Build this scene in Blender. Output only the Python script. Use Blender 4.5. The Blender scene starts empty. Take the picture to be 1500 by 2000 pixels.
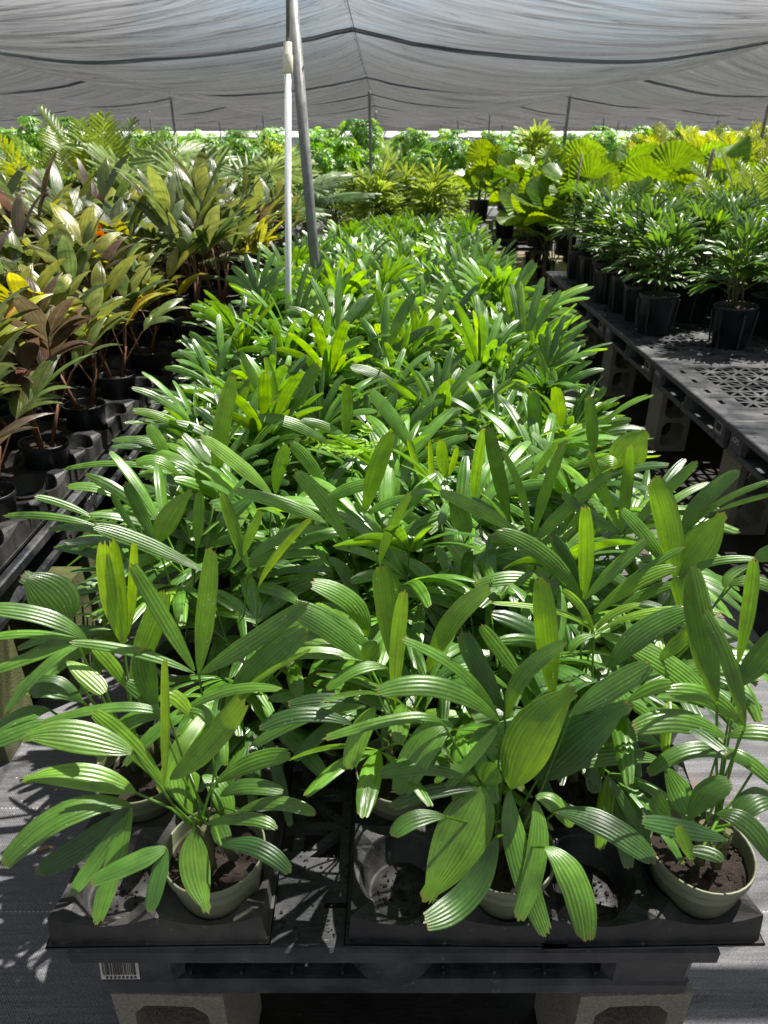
import bpy, math, random
from mathutils import Vector, Matrix
R = math.radians
C = bpy.context.scene.collection
# ------------------------------------------------------------------ camera, sky, sun, exposure
FPX = 1390.0
PITCH = math.atan(730 / FPX)
CAMH = 1.67
SP, CP = math.sin(PITCH), math.cos(PITCH)
cam_d = bpy.data.cameras.new("camera")
cam = bpy.data.objects.new("camera", cam_d); C.objects.link(cam)
cam_d.sensor_fit = 'VERTICAL'; cam_d.sensor_height = 36; cam_d.lens = 36 * FPX / 2000
cam_d.clip_start = 0.05; cam_d.clip_end = 2000
cam.location = (0, 0, CAMH); cam.rotation_euler = (math.pi / 2 - PITCH, 0, 0)
cam_d.dof.use_dof = True; cam_d.dof.focus_distance = 1.5; cam_d.dof.aperture_fstop = 7.5
sc = bpy.context.scene
sc.camera = cam
SUN = Vector((0.40, 0.33, 1.0)).normalized()
EL = math.asin(SUN.z); AZ = math.atan2(SUN.x, SUN.y)
w = bpy.data.worlds.new("World"); sc.world = w; w.use_nodes = True
nt = w.node_tree; nt.nodes.clear()
wo = nt.nodes.new('ShaderNodeOutputWorld'); bg = nt.nodes.new('ShaderNodeBackground')
sky = nt.nodes.new('ShaderNodeTexSky'); sky.sky_type = 'NISHITA'; sky.sun_disc = False
sky.sun_elevation = EL; sky.sun_rotation = AZ
tc = nt.nodes.new('ShaderNodeTexCoord'); ns = nt.nodes.new('ShaderNodeTexNoise')
ns.inputs['Scale'].default_value = 2.6; ns.inputs['Detail'].default_value = 7; ns.inputs['Roughness'].default_value = .58
nt.links.new(tc.outputs['Generated'], ns.inputs['Vector'])
cr = nt.nodes.new('ShaderNodeValToRGB'); cr.color_ramp.elements[0].position = .36; cr.color_ramp.elements[1].position = .60
nt.links.new(ns.outputs['Fac'], cr.inputs['Fac'])
mx = nt.nodes.new('ShaderNodeMix'); mx.data_type = 'RGBA'
nt.links.new(cr.outputs['Color'], mx.inputs[0]); nt.links.new(sky.outputs['Color'], mx.inputs[6])
mx.inputs[7].default_value = (5.2, 5.2, 5.25, 1)
# sky dimmed towards the horizon, added to darken the shade cloth above
sz = nt.nodes.new('ShaderNodeSeparateXYZ'); nt.links.new(tc.outputs['Generated'], sz.inputs[0])
gr = nt.nodes.new('ShaderNodeValToRGB'); e = gr.color_ramp.elements
e[0].position = 0.0; e[0].color = (.15, .15, .15, 1); e[1].position = .26; e[1].color = (1, 1, 1, 1)
k = e.new(.055); k.color = (.155, .155, .155, 1); k = e.new(.085); k.color = (.24, .24, .24, 1); k = e.new(.135); k.color = (.66, .66, .66, 1)
nt.links.new(sz.outputs[2], gr.inputs['Fac'])
mu = nt.nodes.new('ShaderNodeMix'); mu.data_type = 'RGBA'; mu.blend_type = 'MULTIPLY'; mu.inputs[0].default_value = 1
nt.links.new(mx.outputs[2], mu.inputs[6]); nt.links.new(gr.outputs[0], mu.inputs[7])
nt.links.new(mu.outputs[2], bg.inputs['Color']); bg.inputs['Strength'].default_value = 0.05
nt.links.new(bg.outputs[0], wo.inputs[0])
sd = bpy.data.lights.new("sun", 'SUN'); sd.energy = 5.0; sd.angle = R(.5); sd.color = (1, .955, .88)
so = bpy.data.objects.new("sun", sd); C.objects.link(so)
so.rotation_euler = SUN.to_track_quat('Z', 'Y').to_euler()
vs = sc.view_settings; vs.view_transform = 'Standard'; vs.look = 'None'; vs.gamma = 1; vs.use_curve_mapping = False
vs.exposure = 2.06
sc.cycles.transparent_max_bounces = 16
sc.cycles.max_bounces = 6; sc.cycles.diffuse_bounces = 2
sc.cycles.transmission_bounces = 6

# ------------------------------------------------------------------ pixel rays used only to read real positions off the photograph
def at_Y(x, y, Y):
    u = (x - 750) / FPX; t = (y - 1000) / FPX
    r = (u, CP - t * SP, -(SP + t * CP)); k = Y / r[1]
    return Vector((r[0] * k, Y, CAMH + r[2] * k))
def at_Z(x, y, z):
    u = (x - 750) / FPX; t = (y - 1000) / FPX
    r = (u, CP - t * SP, -(SP + t * CP)); k = (z - CAMH) / r[2]
    return Vector((r[0] * k, r[1] * k, z))
def depth(p): return p.y * CP - (p.z - CAMH) * SP

# ------------------------------------------------------------------ object helpers
def tag(o, label=None, cat=None, group=None, kind=None):
    if label: o['label'] = label
    if cat: o['category'] = cat
    if group: o['group'] = group
    if kind: o['kind'] = kind
    return o
def empty(name, loc, rz=0, **k):
    o = bpy.data.objects.new(name, None); C.objects.link(o)
    o.empty_display_size = .1
    o.location = loc; o.rotation_euler = (0, 0, rz)
    return tag(o, **k)
class MB:
    """collects faces of one mesh"""
    def __init__(s): s.v = []; s.f = []; s.uv = []; s.c = []; s.m = []; s.sm = []
    def face(s, idx, uvs=None, col=(.5, .5, .5), mi=0, smooth=False):
        s.f.append(tuple(idx)); n = len(idx)
        s.uv += list(uvs) if uvs else [(0, 0)] * n
        s.c += [(*col, 1)] * n; s.m.append(mi); s.sm.append(smooth)
    def quad(s, a, b, c, d, **k):
        n = len(s.v); s.v += [tuple(a), tuple(b), tuple(c), tuple(d)]; s.face((n, n + 1, n + 2, n + 3), **k)
    def box(s, x0, y0, z0, x1, y1, z1, M=None, b=0.0, **k):
        n = len(s.v)
        if b <= 0:
            P = [(x, y, z) for z in (z0, z1) for y in (y0, y1) for x in (x0, x1)]
            Fs = [(0, 2, 3, 1), (4, 5, 7, 6), (0, 1, 5, 4), (2, 6, 7, 3), (0, 4, 6, 2), (1, 3, 7, 5)]
        else:                                     # chamfered vertical outline and top
            def ring(i, z): return [(x0 + i + b, y0 + i, z), (x1 - i - b, y0 + i, z), (x1 - i, y0 + i + b, z), (x1 - i, y1 - i - b, z),
                                    (x1 - i - b, y1 - i, z), (x0 + i + b, y1 - i, z), (x0 + i, y1 - i - b, z), (x0 + i, y0 + i + b, z)]
            P = ring(0, z0) + ring(0, z1 - b) + ring(b * .8, z1)
            Fs = [tuple(range(7, -1, -1)), tuple(range(16, 24))]
            for r0 in (0, 8):
                Fs += [(r0 + i, r0 + (i + 1) % 8, r0 + 8 + (i + 1) % 8, r0 + 8 + i) for i in range(8)]
        if M: P = [tuple(M @ Vector(p)) for p in P]
        s.v += P
        for q in Fs: s.face([n + i for i in q], **k)
    def tube(s, pts, rad, n=6, cap=True, col=(.5, .5, .5), mi=0, smooth=True):
        if not isinstance(rad, (list, tuple)): rad = [rad] * len(pts)
        pts = [Vector(p) for p in pts]; base = len(s.v); L = 0
        for i, p in enumerate(pts):
            t = (pts[min(i + 1, len(pts) - 1)] - pts[max(i - 1, 0)]).normalized()
            a = t.orthogonal().normalized() if i == 0 else (a - t * a.dot(t)).normalized()
            b_ = t.cross(a)
            for j in range(n):
                q = 2 * math.pi * j / n
                s.v.append(tuple(p + (a * math.cos(q) + b_ * math.sin(q)) * rad[i]))
        for i in range(len(pts) - 1):
            for j in range(n):
                A = base + i * n + j; B = base + i * n + (j + 1) % n
                s.face((A, B, B + n, A + n), uvs=[(0, 0)] * 4, col=col, mi=mi, smooth=smooth)
        if cap:
            s.face([base + j for j in reversed(range(n))], col=col, mi=mi)
            s.face([base + (len(pts) - 1) * n + j for j in range(n)], col=col, mi=mi)
    def lathe(s, prof, n=32, cx=0, cy=0, close=True, col=(.5, .5, .5), mi=0):
        """prof = [(r, z)...]; smooth"""
        base = len(s.v)
        for r, z in prof:
            for j in range(n):
                q = 2 * math.pi * j / n; s.v.append((cx + r * math.cos(q), cy + r * math.sin(q), z))
        for i in range(len(prof) - 1):
            for j in range(n):
                A = base + i * n + j; B = base + i * n + (j + 1) % n
                s.face((A, B, B + n, A + n), col=col, mi=mi, smooth=True)
    def build(s, name, mats, parent=None, loc=None, link=True, sharp=None):
        me = bpy.data.meshes.new(name); me.from_pydata(s.v, [], s.f)
        uvl = me.uv_layers.new(name='UVMap'); uvl.data.foreach_set('uv', [c for t in s.uv for c in t])
        ca = me.color_attributes.new('tint', 'FLOAT_COLOR', 'CORNER'); ca.data.foreach_set('color', [c for t in s.c for c in t])
        if not isinstance(mats, (list, tuple)): mats = [mats]
        for m in mats: me.materials.append(m)
        me.polygons.foreach_set('material_index', s.m); me.polygons.foreach_set('use_smooth', s.sm)
        me.update()
        if sharp: me.set_sharp_from_angle(angle=R(sharp))
        if not link: return me
        return put(me, name, parent, loc)
def put(me, name, parent=None, loc=None):
    o = bpy.data.objects.new(name, me); C.objects.link(o)
    if parent: o.parent = parent
    if loc is not None: o.location = loc
    return o
ONES = "first second third fourth fifth sixth seventh eighth ninth tenth eleventh twelfth thirteenth fourteenth fifteenth sixteenth seventeenth eighteenth nineteenth".split()
TENS = {2: ("twenty", "twentieth"), 3: ("thirty", "thirtieth"), 4: ("forty", "fortieth"), 5: ("fifty", "fiftieth")}
def nth(i):
    i += 1
    if i < 20: return ONES[i - 1]
    t, o = divmod(i, 10)
    return TENS[t][1] if o == 0 else TENS[t][0] + "-" + ONES[o - 1]

# ------------------------------------------------------------------ materials
def mat(name):
    m = bpy.data.materials.new(name); m.use_nodes = True; nt = m.node_tree
    return m, nt, nt.nodes['Principled BSDF']
def noise(nt, scale, detail=4, rough=.55, vec=None, coord='Object'):
    n = nt.nodes.new('ShaderNodeTexNoise'); n.inputs['Scale'].default_value = scale; n.inputs['Detail'].default_value = detail; n.inputs['Roughness'].default_value = rough
    if vec is None: t = nt.nodes.new('ShaderNodeTexCoord'); vec = t.outputs[coord]
    nt.links.new(vec, n.inputs['Vector']); return n
def ramp(nt, fac, stops):
    r = nt.nodes.new('ShaderNodeValToRGB'); e = r.color_ramp.elements
    e[0].position, e[0].color = stops[0][0], (*stops[0][1], 1); e[1].position, e[1].color = stops[-1][0], (*stops[-1][1], 1)
    for p, c in stops[1:-1]: k = e.new(p); k.color = (*c, 1)
    nt.links.new(fac, r.inputs['Fac']); return r
def mixc(nt, fac, a, b, mode='MIX'):
    m = nt.nodes.new('ShaderNodeMix'); m.data_type = 'RGBA'; m.blend_type = mode
    for sock, v in ((m.inputs[0], fac), (m.inputs[6], a), (m.inputs[7], b)):
        if isinstance(v, (int, float)): sock.default_value = v
        elif isinstance(v, tuple): sock.default_value = (*v, 1)
        else: nt.links.new(v, sock)
    return m.outputs[2]
def mth(nt, op, a, b=None, c=None):
    m = nt.nodes.new('ShaderNodeMath'); m.operation = op
    for i, v in enumerate((a, b, c)):
        if v is None: continue
        if isinstance(v, (int, float)): m.inputs[i].default_value = v
        else: nt.links.new(v, m.inputs[i])
    return m.outputs[0]
def bump(nt, p, h, strength, dist=.01):
    b = nt.nodes.new('ShaderNodeBump'); b.inputs['Strength'].default_value = strength; b.inputs['Distance'].default_value = dist
    nt.links.new(h, b.inputs['Height']); nt.links.new(b.outputs[0], p.inputs['Normal']); return b
def simple(name, col, rough, dirt=None, scale=8, bs=.3, bd=.003, spec=.5):
    m, nt, p = mat(name)
    n = noise(nt, scale, 6, .65); r = ramp(nt, n.outputs['Fac'], [(.35, col), (.68, dirt or tuple(c * 1.5 for c in col))])
    nt.links.new(r.outputs[0], p.inputs['Base Color'])
    n2 = noise(nt, scale * 6, 4)
    rr = ramp(nt, n.outputs['Fac'], [(.3, (rough * .8,) * 3), (.7, (min(1, rough * 1.35),) * 3)])
    nt.links.new(rr.outputs[0], p.inputs['Roughness'])
    p.inputs['Specular IOR Level'].default_value = spec
    bump(nt, p, n2.outputs['Fac'], bs, bd); return m
def plastic(name, col, rough, dust, scale=7):
    m, nt, p = mat(name); n = noise(nt, scale, 7, .68); r = ramp(nt, n.outputs['Fac'], [(.40, col), (.74, dust)])
    t = nt.nodes.new('ShaderNodeTexCoord'); mp = nt.nodes.new('ShaderNodeMapping'); mp.inputs['Scale'].default_value = (14, 90, 14); mp.inputs['Rotation'].default_value = (.3, .2, .7); nt.links.new(t.outputs['Object'], mp.inputs[0])
    sc_ = noise(nt, 1.5, 5, .7, mp.outputs[0]); k = ramp(nt, sc_.outputs['Fac'], [(.63, (0, 0, 0)), (.70, (.7, .7, .7))])
    g2 = noise(nt, 95, 3, .8); k2 = ramp(nt, g2.outputs['Fac'], [(.68, (0, 0, 0)), (.74, (.8, .8, .8))])
    c = mixc(nt, k.outputs[0], r.outputs[0], tuple(min(1, q * 2.1) for q in dust)); c = mixc(nt, k2.outputs[0], c, (.14, .125, .10))
    nt.links.new(c, p.inputs['Base Color'])
    rr = ramp(nt, n.outputs['Fac'], [(.35, (rough,) * 3), (.7, (min(1, rough * 1.8),) * 3)]); nt.links.new(rr.outputs[0], p.inputs['Roughness'])
    p.inputs['Specular IOR Level'].default_value = .32
    bump(nt, p, mth(nt, 'ADD', sc_.outputs['Fac'], n.outputs['Fac']), .5, .004); return m
def leaf_mat(name, dark, light, young, trans=.35, rough=.33, ribs=True, tipb=.5, tcol=None, spec=.5, ribk=1.0, young_t=None):
    """tint.r 0..1 = old..young, tint.g = brightness, tint.b = odd colour amount"""
    m, nt, p = mat(name); nd, L = nt.nodes, nt.links
    at = nd.new('ShaderNodeAttribute'); at.attribute_name = 'tint'
    sep = nd.new('ShaderNodeSeparateColor'); L.new(at.outputs['Color'], sep.inputs[0])
    uv = nd.new('ShaderNodeUVMap'); sx = nd.new('ShaderNodeSeparateXYZ'); L.new(uv.outputs[0], sx.inputs[0])
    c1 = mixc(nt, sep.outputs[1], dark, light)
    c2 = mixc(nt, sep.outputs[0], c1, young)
    if tcol: c2 = mixc(nt, sep.outputs[2], c2, tcol)
    n = noise(nt, 30, 5, .6)
    nz = ramp(nt, n.outputs['Fac'], [(.3, (.72,) * 3), (.7, (1.22,) * 3)])
    c3 = mixc(nt, 1.0, c2, nz.outputs[0], 'MULTIPLY')
    # fine paler stripes along the veins
    wv = mth(nt, 'SINE', mth(nt, 'MULTIPLY', sx.outputs[0], 2 * math.pi))
    mpu = nd.new('ShaderNodeMapping'); mpu.inputs['Scale'].default_value = (1.6, .9, 1); L.new(uv.outputs[0], mpu.inputs[0])
    tco = nd.new('ShaderNodeTexCoord'); va = nd.new('ShaderNodeVectorMath'); va.operation = 'MULTIPLY_ADD'; va.inputs[1].default_value = (0, 0, 1)
    vb = nd.new('ShaderNodeVectorMath'); vb.operation = 'SCALE'; vb.inputs['Scale'].default_value = 23; L.new(at.outputs['Color'], vb.inputs[0])
    L.new(vb.outputs[0], va.inputs[0]); va.inputs[1].default_value = (1, 1, 1); L.new(mpu.outputs[0], va.inputs[2])
    sn = noise(nt, 1.0, 4, .7, va.outputs[0])
    st = mth(nt, 'MULTIPLY_ADD', mth(nt, 'SUBTRACT', sn.outputs['Fac'], .5), 1.5, mth(nt, 'MULTIPLY_ADD', wv, .07, 1.0))
    comb = nd.new('ShaderNodeCombineColor')
    for i in range(3): L.new(st, comb.inputs[i])
    c4 = mixc(nt, 1.0, c3, comb.outputs[0], 'MULTIPLY')
    # dry brown tips, blotches
    n2 = noise(nt, 55, 3, .7)
    tipf = mth(nt, 'SUBTRACT', mth(nt, 'ADD', sx.outputs[1], mth(nt, 'MULTIPLY', n2.outputs['Fac'], .10)), 1.02)
    tipf = mth(nt, 'MULTIPLY', mth(nt, 'MAXIMUM', mth(nt, 'MULTIPLY', tipf, 30), 0), tipb)
    tipf = mth(nt, 'MINIMUM', tipf, .85)
    c5 = mixc(nt, tipf, c4, (.20, .12, .035))
    vo = nd.new('ShaderNodeTexVoronoi'); vo.inputs['Scale'].default_value = 150; tq = nd.new('ShaderNodeTexCoord'); L.new(tq.outputs['Object'], vo.inputs['Vector'])
    wn = nd.new('ShaderNodeTexWhiteNoise'); L.new(vo.outputs['Color'], wn.inputs['Vector'])
    spk = mth(nt, 'MULTIPLY', mth(nt, 'LESS_THAN', vo.outputs['Distance'], .16), mth(nt, 'GREATER_THAN', wn.outputs[0], .90))
    c5 = mixc(nt, mth(nt, 'MULTIPLY', spk, .45), c5, (.45, .47, .36))
    n9 = noise(nt, 14, 4, .7); bl = ramp(nt, n9.outputs['Fac'], [(.70, (0, 0, 0)), (.76, (.6, .6, .6))]); c5 = mixc(nt, bl.outputs[0], c5, (.16, .15, .03))
    L.new(c5, p.inputs['Base Color'])
    rr = ramp(nt, n.outputs['Fac'], [(.3, (rough * .82,) * 3), (.75, (rough * 1.3,) * 3)]); L.new(rr.outputs[0], p.inputs['Roughness'])
    p.inputs['Specular IOR Level'].default_value = spec
    fine = mth(nt, 'SINE', mth(nt, 'MULTIPLY', sx.outputs[0], 2 * math.pi * 4))
    h = mth(nt, 'ADD', mth(nt, 'MULTIPLY', wv, ribk * .6), mth(nt, 'MULTIPLY', fine, .12))
    h = mth(nt, 'ADD', h, mth(nt, 'MULTIPLY', n.outputs['Fac'], .8))
    bump(nt, p, h, .55 if ribs else .2, .0009)
    tr = nd.new('ShaderNodeBsdfTranslucent')
    hs = nd.new('ShaderNodeHueSaturation'); hs.inputs['Hue'].default_value = .476; hs.inputs['Saturation'].default_value = 1.08; hs.inputs['Value'].default_value = 2.6
    L.new(c5, hs.inputs['Color']); L.new(hs.outputs[0], tr.inputs['Color'])
    ms = nd.new('ShaderNodeMixShader'); ms.inputs[0].default_value = trans
    out = nd['Material Output']
    L.new(p.outputs[0], ms.inputs[1]); L.new(tr.outputs[0], ms.inputs[2]); L.new(ms.outputs[0], out.inputs[0])
    return m
MT = {}
MT['rhapis'] = leaf_mat('lady_palm_leaf', (.024, .080, .010), (.112, .268, .022), (.21, .39, .016), .30, .335, spec=.9)
MT['rhapis_dark'] = leaf_mat('lady_palm_leaf_dark', (.022, .070, .012), (.085, .20, .022), (.17, .31, .018), .28, .36, spec=.7)
MT['rhapis_far'] = leaf_mat('lady_palm_leaf_yellow', (.07, .14, .02), (.14, .23, .035), (.25, .34, .05), .36, .42)
MT['bronze'] = leaf_mat('bronze_palm_leaf', (.022, .062, .016), (.085, .150, .045), (.26, .27, .012), .32, .36, tcol=(.085, .046, .034), tipb=.9, spec=.75)
MT['orange'] = leaf_mat('orange_palm_leaf', (.20, .065, .008), (.28, .10, .01), (.28, .17, .01), .35, .4, tipb=1)
MT['silver'] = leaf_mat('silver_fan_leaf', (.075, .135, .045), (.16, .23, .10), (.20, .29, .06), .28, .42)
MT['pinnate'] = leaf_mat('feather_palm_leaf', (.035, .09, .02), (.085, .16, .035), (.26, .32, .02), .30, .38)
MT['licuala'] = leaf_mat('ruffled_fan_leaf', (.030, .095, .014), (.075, .19, .018), (.19, .29, .016), .34, .36)
MT['schef'] = leaf_mat('umbrella_leaf', (.04, .14, .015), (.10, .26, .02), (.22, .38, .03), .38, .36, ribs=False)
MT['weed'] = leaf_mat('weed_leaf', (.12, .30, .02), (.16, .36, .02), (.24, .40, .02), .45, .5, ribs=False)
MT['stem'] = simple('palm_cane', (.055, .045, .018), .7, (.10, .11, .04), 60, .8)
MT['redstem'] = simple('red_cane', (.13, .035, .015), .5, (.10, .07, .03), 40, .5)
MT['petiole'] = simple('leaf_stalk', (.06, .12, .02), .45, (.10, .17, .03), 30, .2)
MT['pot_green'] = simple('olive_plastic', (.125, .145, .085), .42, (.19, .20, .13), 9, .2)
MT['pot_black'] = simple('black_plastic_pot', (.011, .013, .016), .38, (.030, .032, .035), 9, .25)
MT['tray'] = plastic('grey_tray_plastic', (.010, .011, .013), .36, (.052, .050, .046), 9)
MT['tray_worn'] = plastic('worn_tray_plastic', (.015, .015, .016), .42, (.080, .076, .068), 7)
MT['pallet'] = plastic('black_pallet_plastic', (.012, .014, .018), .38, (.085, .085, .086), 7)
MT['steel'] = simple('galvanised_steel', (.10, .11, .11), .45, (.19, .19, .18), 20, .2)
MT['pvc'] = simple('white_pipe', (.62, .65, .66), .35, (.74, .76, .76), 12, .1)
MT['cream'] = simple('cream_coupling', (.62, .58, .44), .4, (.70, .66, .52), 20, .1)
MT['cable'] = simple('wire_cable', (.05, .05, .05), .5, None, 30, .1)
MT['white'] = simple('label_white', (.55, .53, .48), .6, (.36, .33, .28), 40, .1)
MT['ink'] = simple('label_ink', (.015, .015, .015), .6, None, 30, .1)
MT['grey_ink'] = simple('moulded_lettering', (.33, .34, .35), .6, None, 30, .1)
MT['white_film'] = simple('white_film', (.26, .27, .27), .5, (.36, .36, .36), 1.5, .1)
def soil_mat():
    m, nt, p = mat('potting_soil'); n = noise(nt, 120, 6, .8); v = nt.nodes.new('ShaderNodeTexVoronoi'); v.inputs['Scale'].default_value = 190
    t = nt.nodes.new('ShaderNodeTexCoord'); nt.links.new(t.outputs['Object'], v.inputs['Vector'])
    r = ramp(nt, n.outputs['Fac'], [(.3, (.008, .005, .004)), (.55, (.032, .018, .011)), (.70, (.075, .042, .025))])
    sp = ramp(nt, v.outputs['Distance'], [(.0, (1, 1, 1)), (.16, (0, 0, 0))])
    v2 = nt.nodes.new('ShaderNodeTexWhiteNoise'); nt.links.new(v.outputs['Color'], v2.inputs['Vector'])
    k = mth(nt, 'MULTIPLY', sp.outputs[0], mth(nt, 'GREATER_THAN', v2.outputs[0], .86))
    nt.links.new(mixc(nt, k, r.outputs[0], (.42, .40, .34)), p.inputs['Base Color'])
    p.inputs['Roughness'].default_value = .9; bump(nt, p, n.outputs['Fac'], 1, .012); return m
MT['soil'] = soil_mat(); MT['stake'] = simple('weathered_wood', (.14, .10, .06), .8, (.24, .20, .13), 25, .6); MT['bench_shade'] = plastic('painted_bench_shade', (.006, .006, .006), .35, (.030, .024, .019), 3); MT['dry'] = simple('dry_leaf', (.17, .10, .045), .7, (.26, .17, .08), 60, .3)
def cmu_mat(name, moss):
    m, nt, p = mat(name); n = noise(nt, 5, 6, .7); n2 = noise(nt, 160, 3, .8); n3 = noise(nt, 2.6, 4, .6)
    a = ramp(nt, n.outputs['Fac'], [(.3, (.16, .145, .115)), (.7, (.34, .315, .26))])
    g = ramp(nt, n2.outputs['Fac'], [(.3, (.55,) * 3), (.65, (1.15,) * 3)])
    c = mixc(nt, 1, a.outputs[0], g.outputs[0], 'MULTIPLY')
    k = ramp(nt, n3.outputs['Fac'], [(.42 - .2 * (moss > .5), (0, 0, 0)), (.60 - .12 * (moss > .5), (moss,) * 3)])
    c = mixc(nt, k.outputs[0], c, (.060, .070, .014))
    nt.links.new(c, p.inputs['Base Color']); p.inputs['Roughness'].default_value = .95
    bump(nt, p, n2.outputs['Fac'], 1, .006); return m
MT['cmu'] = cmu_mat('concrete_block', .25); MT['cmu_moss'] = cmu_mat('mossy_concrete_block', .95)
def ground_layer():
    m, nt, p = mat('woven_ground_cover'); nd, L = nt.nodes, nt.links
    g = nd.new('ShaderNodeNewGeometry'); s = nd.new('ShaderNodeSeparateXYZ'); L.new(g.outputs['Position'], s.inputs[0])
    wx = mth(nt, 'SINE', mth(nt, 'MULTIPLY', s.outputs[0], 2 * math.pi / .006))
    wy = mth(nt, 'SINE', mth(nt, 'MULTIPLY', s.outputs[1], 2 * math.pi / .0065))
    weave = mth(nt, 'MULTIPLY', wx, wy)
    big = noise(nt, 1.6, 7, .62, g.outputs['Position']); fine = noise(nt, 210, 3, .75, g.outputs['Position'])
    mp = nd.new('ShaderNodeMapping'); mp.inputs['Scale'].default_value = (3, 60, 1); L.new(g.outputs['Position'], mp.inputs[0])
    stre = noise(nt, 2.0, 4, .6, mp.outputs[0])
    base = ramp(nt, stre.outputs['Fac'], [(.3, (.082, .084, .092)), (.72, (.150, .150, .158))])
    f2 = ramp(nt, fine.outputs['Fac'], [(.35, (.6,) * 3), (.68, (1.35,) * 3)])
    c = mixc(nt, 1, base.outputs[0], f2.outputs[0], 'MULTIPLY')
    # white guide threads every 0.3 m
    ph = mth(nt, 'ABSOLUTE', mth(nt, 'SUBTRACT', mth(nt, 'FRACT', mth(nt, 'DIVIDE', mth(nt, 'ADD', s.outputs[1], .28), .303)), .5))
    ln = mth(nt, 'LESS_THAN', ph, .0052); dash = mth(nt, 'GREATER_THAN', mth(nt, 'SINE', mth(nt, 'MULTIPLY', s.outputs[0], 2 * math.pi / .011)), -.35)
    c = mixc(nt, mth(nt, 'MULTIPLY', mth(nt, 'MULTIPLY', ln, dash), .55), c, (.5, .5, .5))
    # dirt washed over the cloth
    d = ramp(nt, big.outputs['Fac'], [(.54, (0, 0, 0)), (.64, (1, 1, 1))])
    dn = noise(nt, 60, 6, .8, g.outputs['Position'])
    dc = ramp(nt, dn.outputs['Fac'], [(.3, (.05, .026, .016)), (.7, (.19, .12, .075))])
    far = mth(nt, 'MINIMUM', mth(nt, 'MAXIMUM', mth(nt, 'MULTIPLY', mth(nt, 'SUBTRACT', s.outputs[1], 6.6), 1.2), 0), 1)
    side = mth(nt, 'GREATER_THAN', s.outputs[0], .5)
    k = mth(nt, 'MULTIPLY', d.outputs[0], mth(nt, 'ADD', mth(nt, 'MULTIPLY', side, .8), .06))
    c = mixc(nt, k, c, dc.outputs[0])
    far2 = mth(nt, 'MULTIPLY', far, mth(nt, 'LESS_THAN', s.outputs[1], 12.5))
    c = mixc(nt, mth(nt, 'MULTIPLY', far2, .8), c, (.20, .155, .085))
    # small pale grit
    v = nd.new('ShaderNodeTexVoronoi'); v.inputs['Scale'].default_value = 75; L.new(g.outputs['Position'], v.inputs['Vector'])
    wn = nd.new('ShaderNodeTexWhiteNoise'); L.new(v.outputs['Color'], wn.inputs['Vector'])
    gk = mth(nt, 'MULTIPLY', mth(nt, 'LESS_THAN', v.outputs['Distance'], .20), mth(nt, 'GREATER_THAN', wn.outputs[0], .965))
    c = mixc(nt, gk, c, (.42, .36, .27))
    L.new(c, p.inputs['Base Color']); p.inputs['Roughness'].default_value = .62; p.inputs['Specular IOR Level'].default_value = .35
    bump(nt, p, mth(nt, 'ADD', mth(nt, 'MULTIPLY', weave, .5), mth(nt, 'MULTIPLY', big.outputs['Fac'], 6)), .6, .002)
    return m
MT['ground'] = ground_layer()
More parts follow.
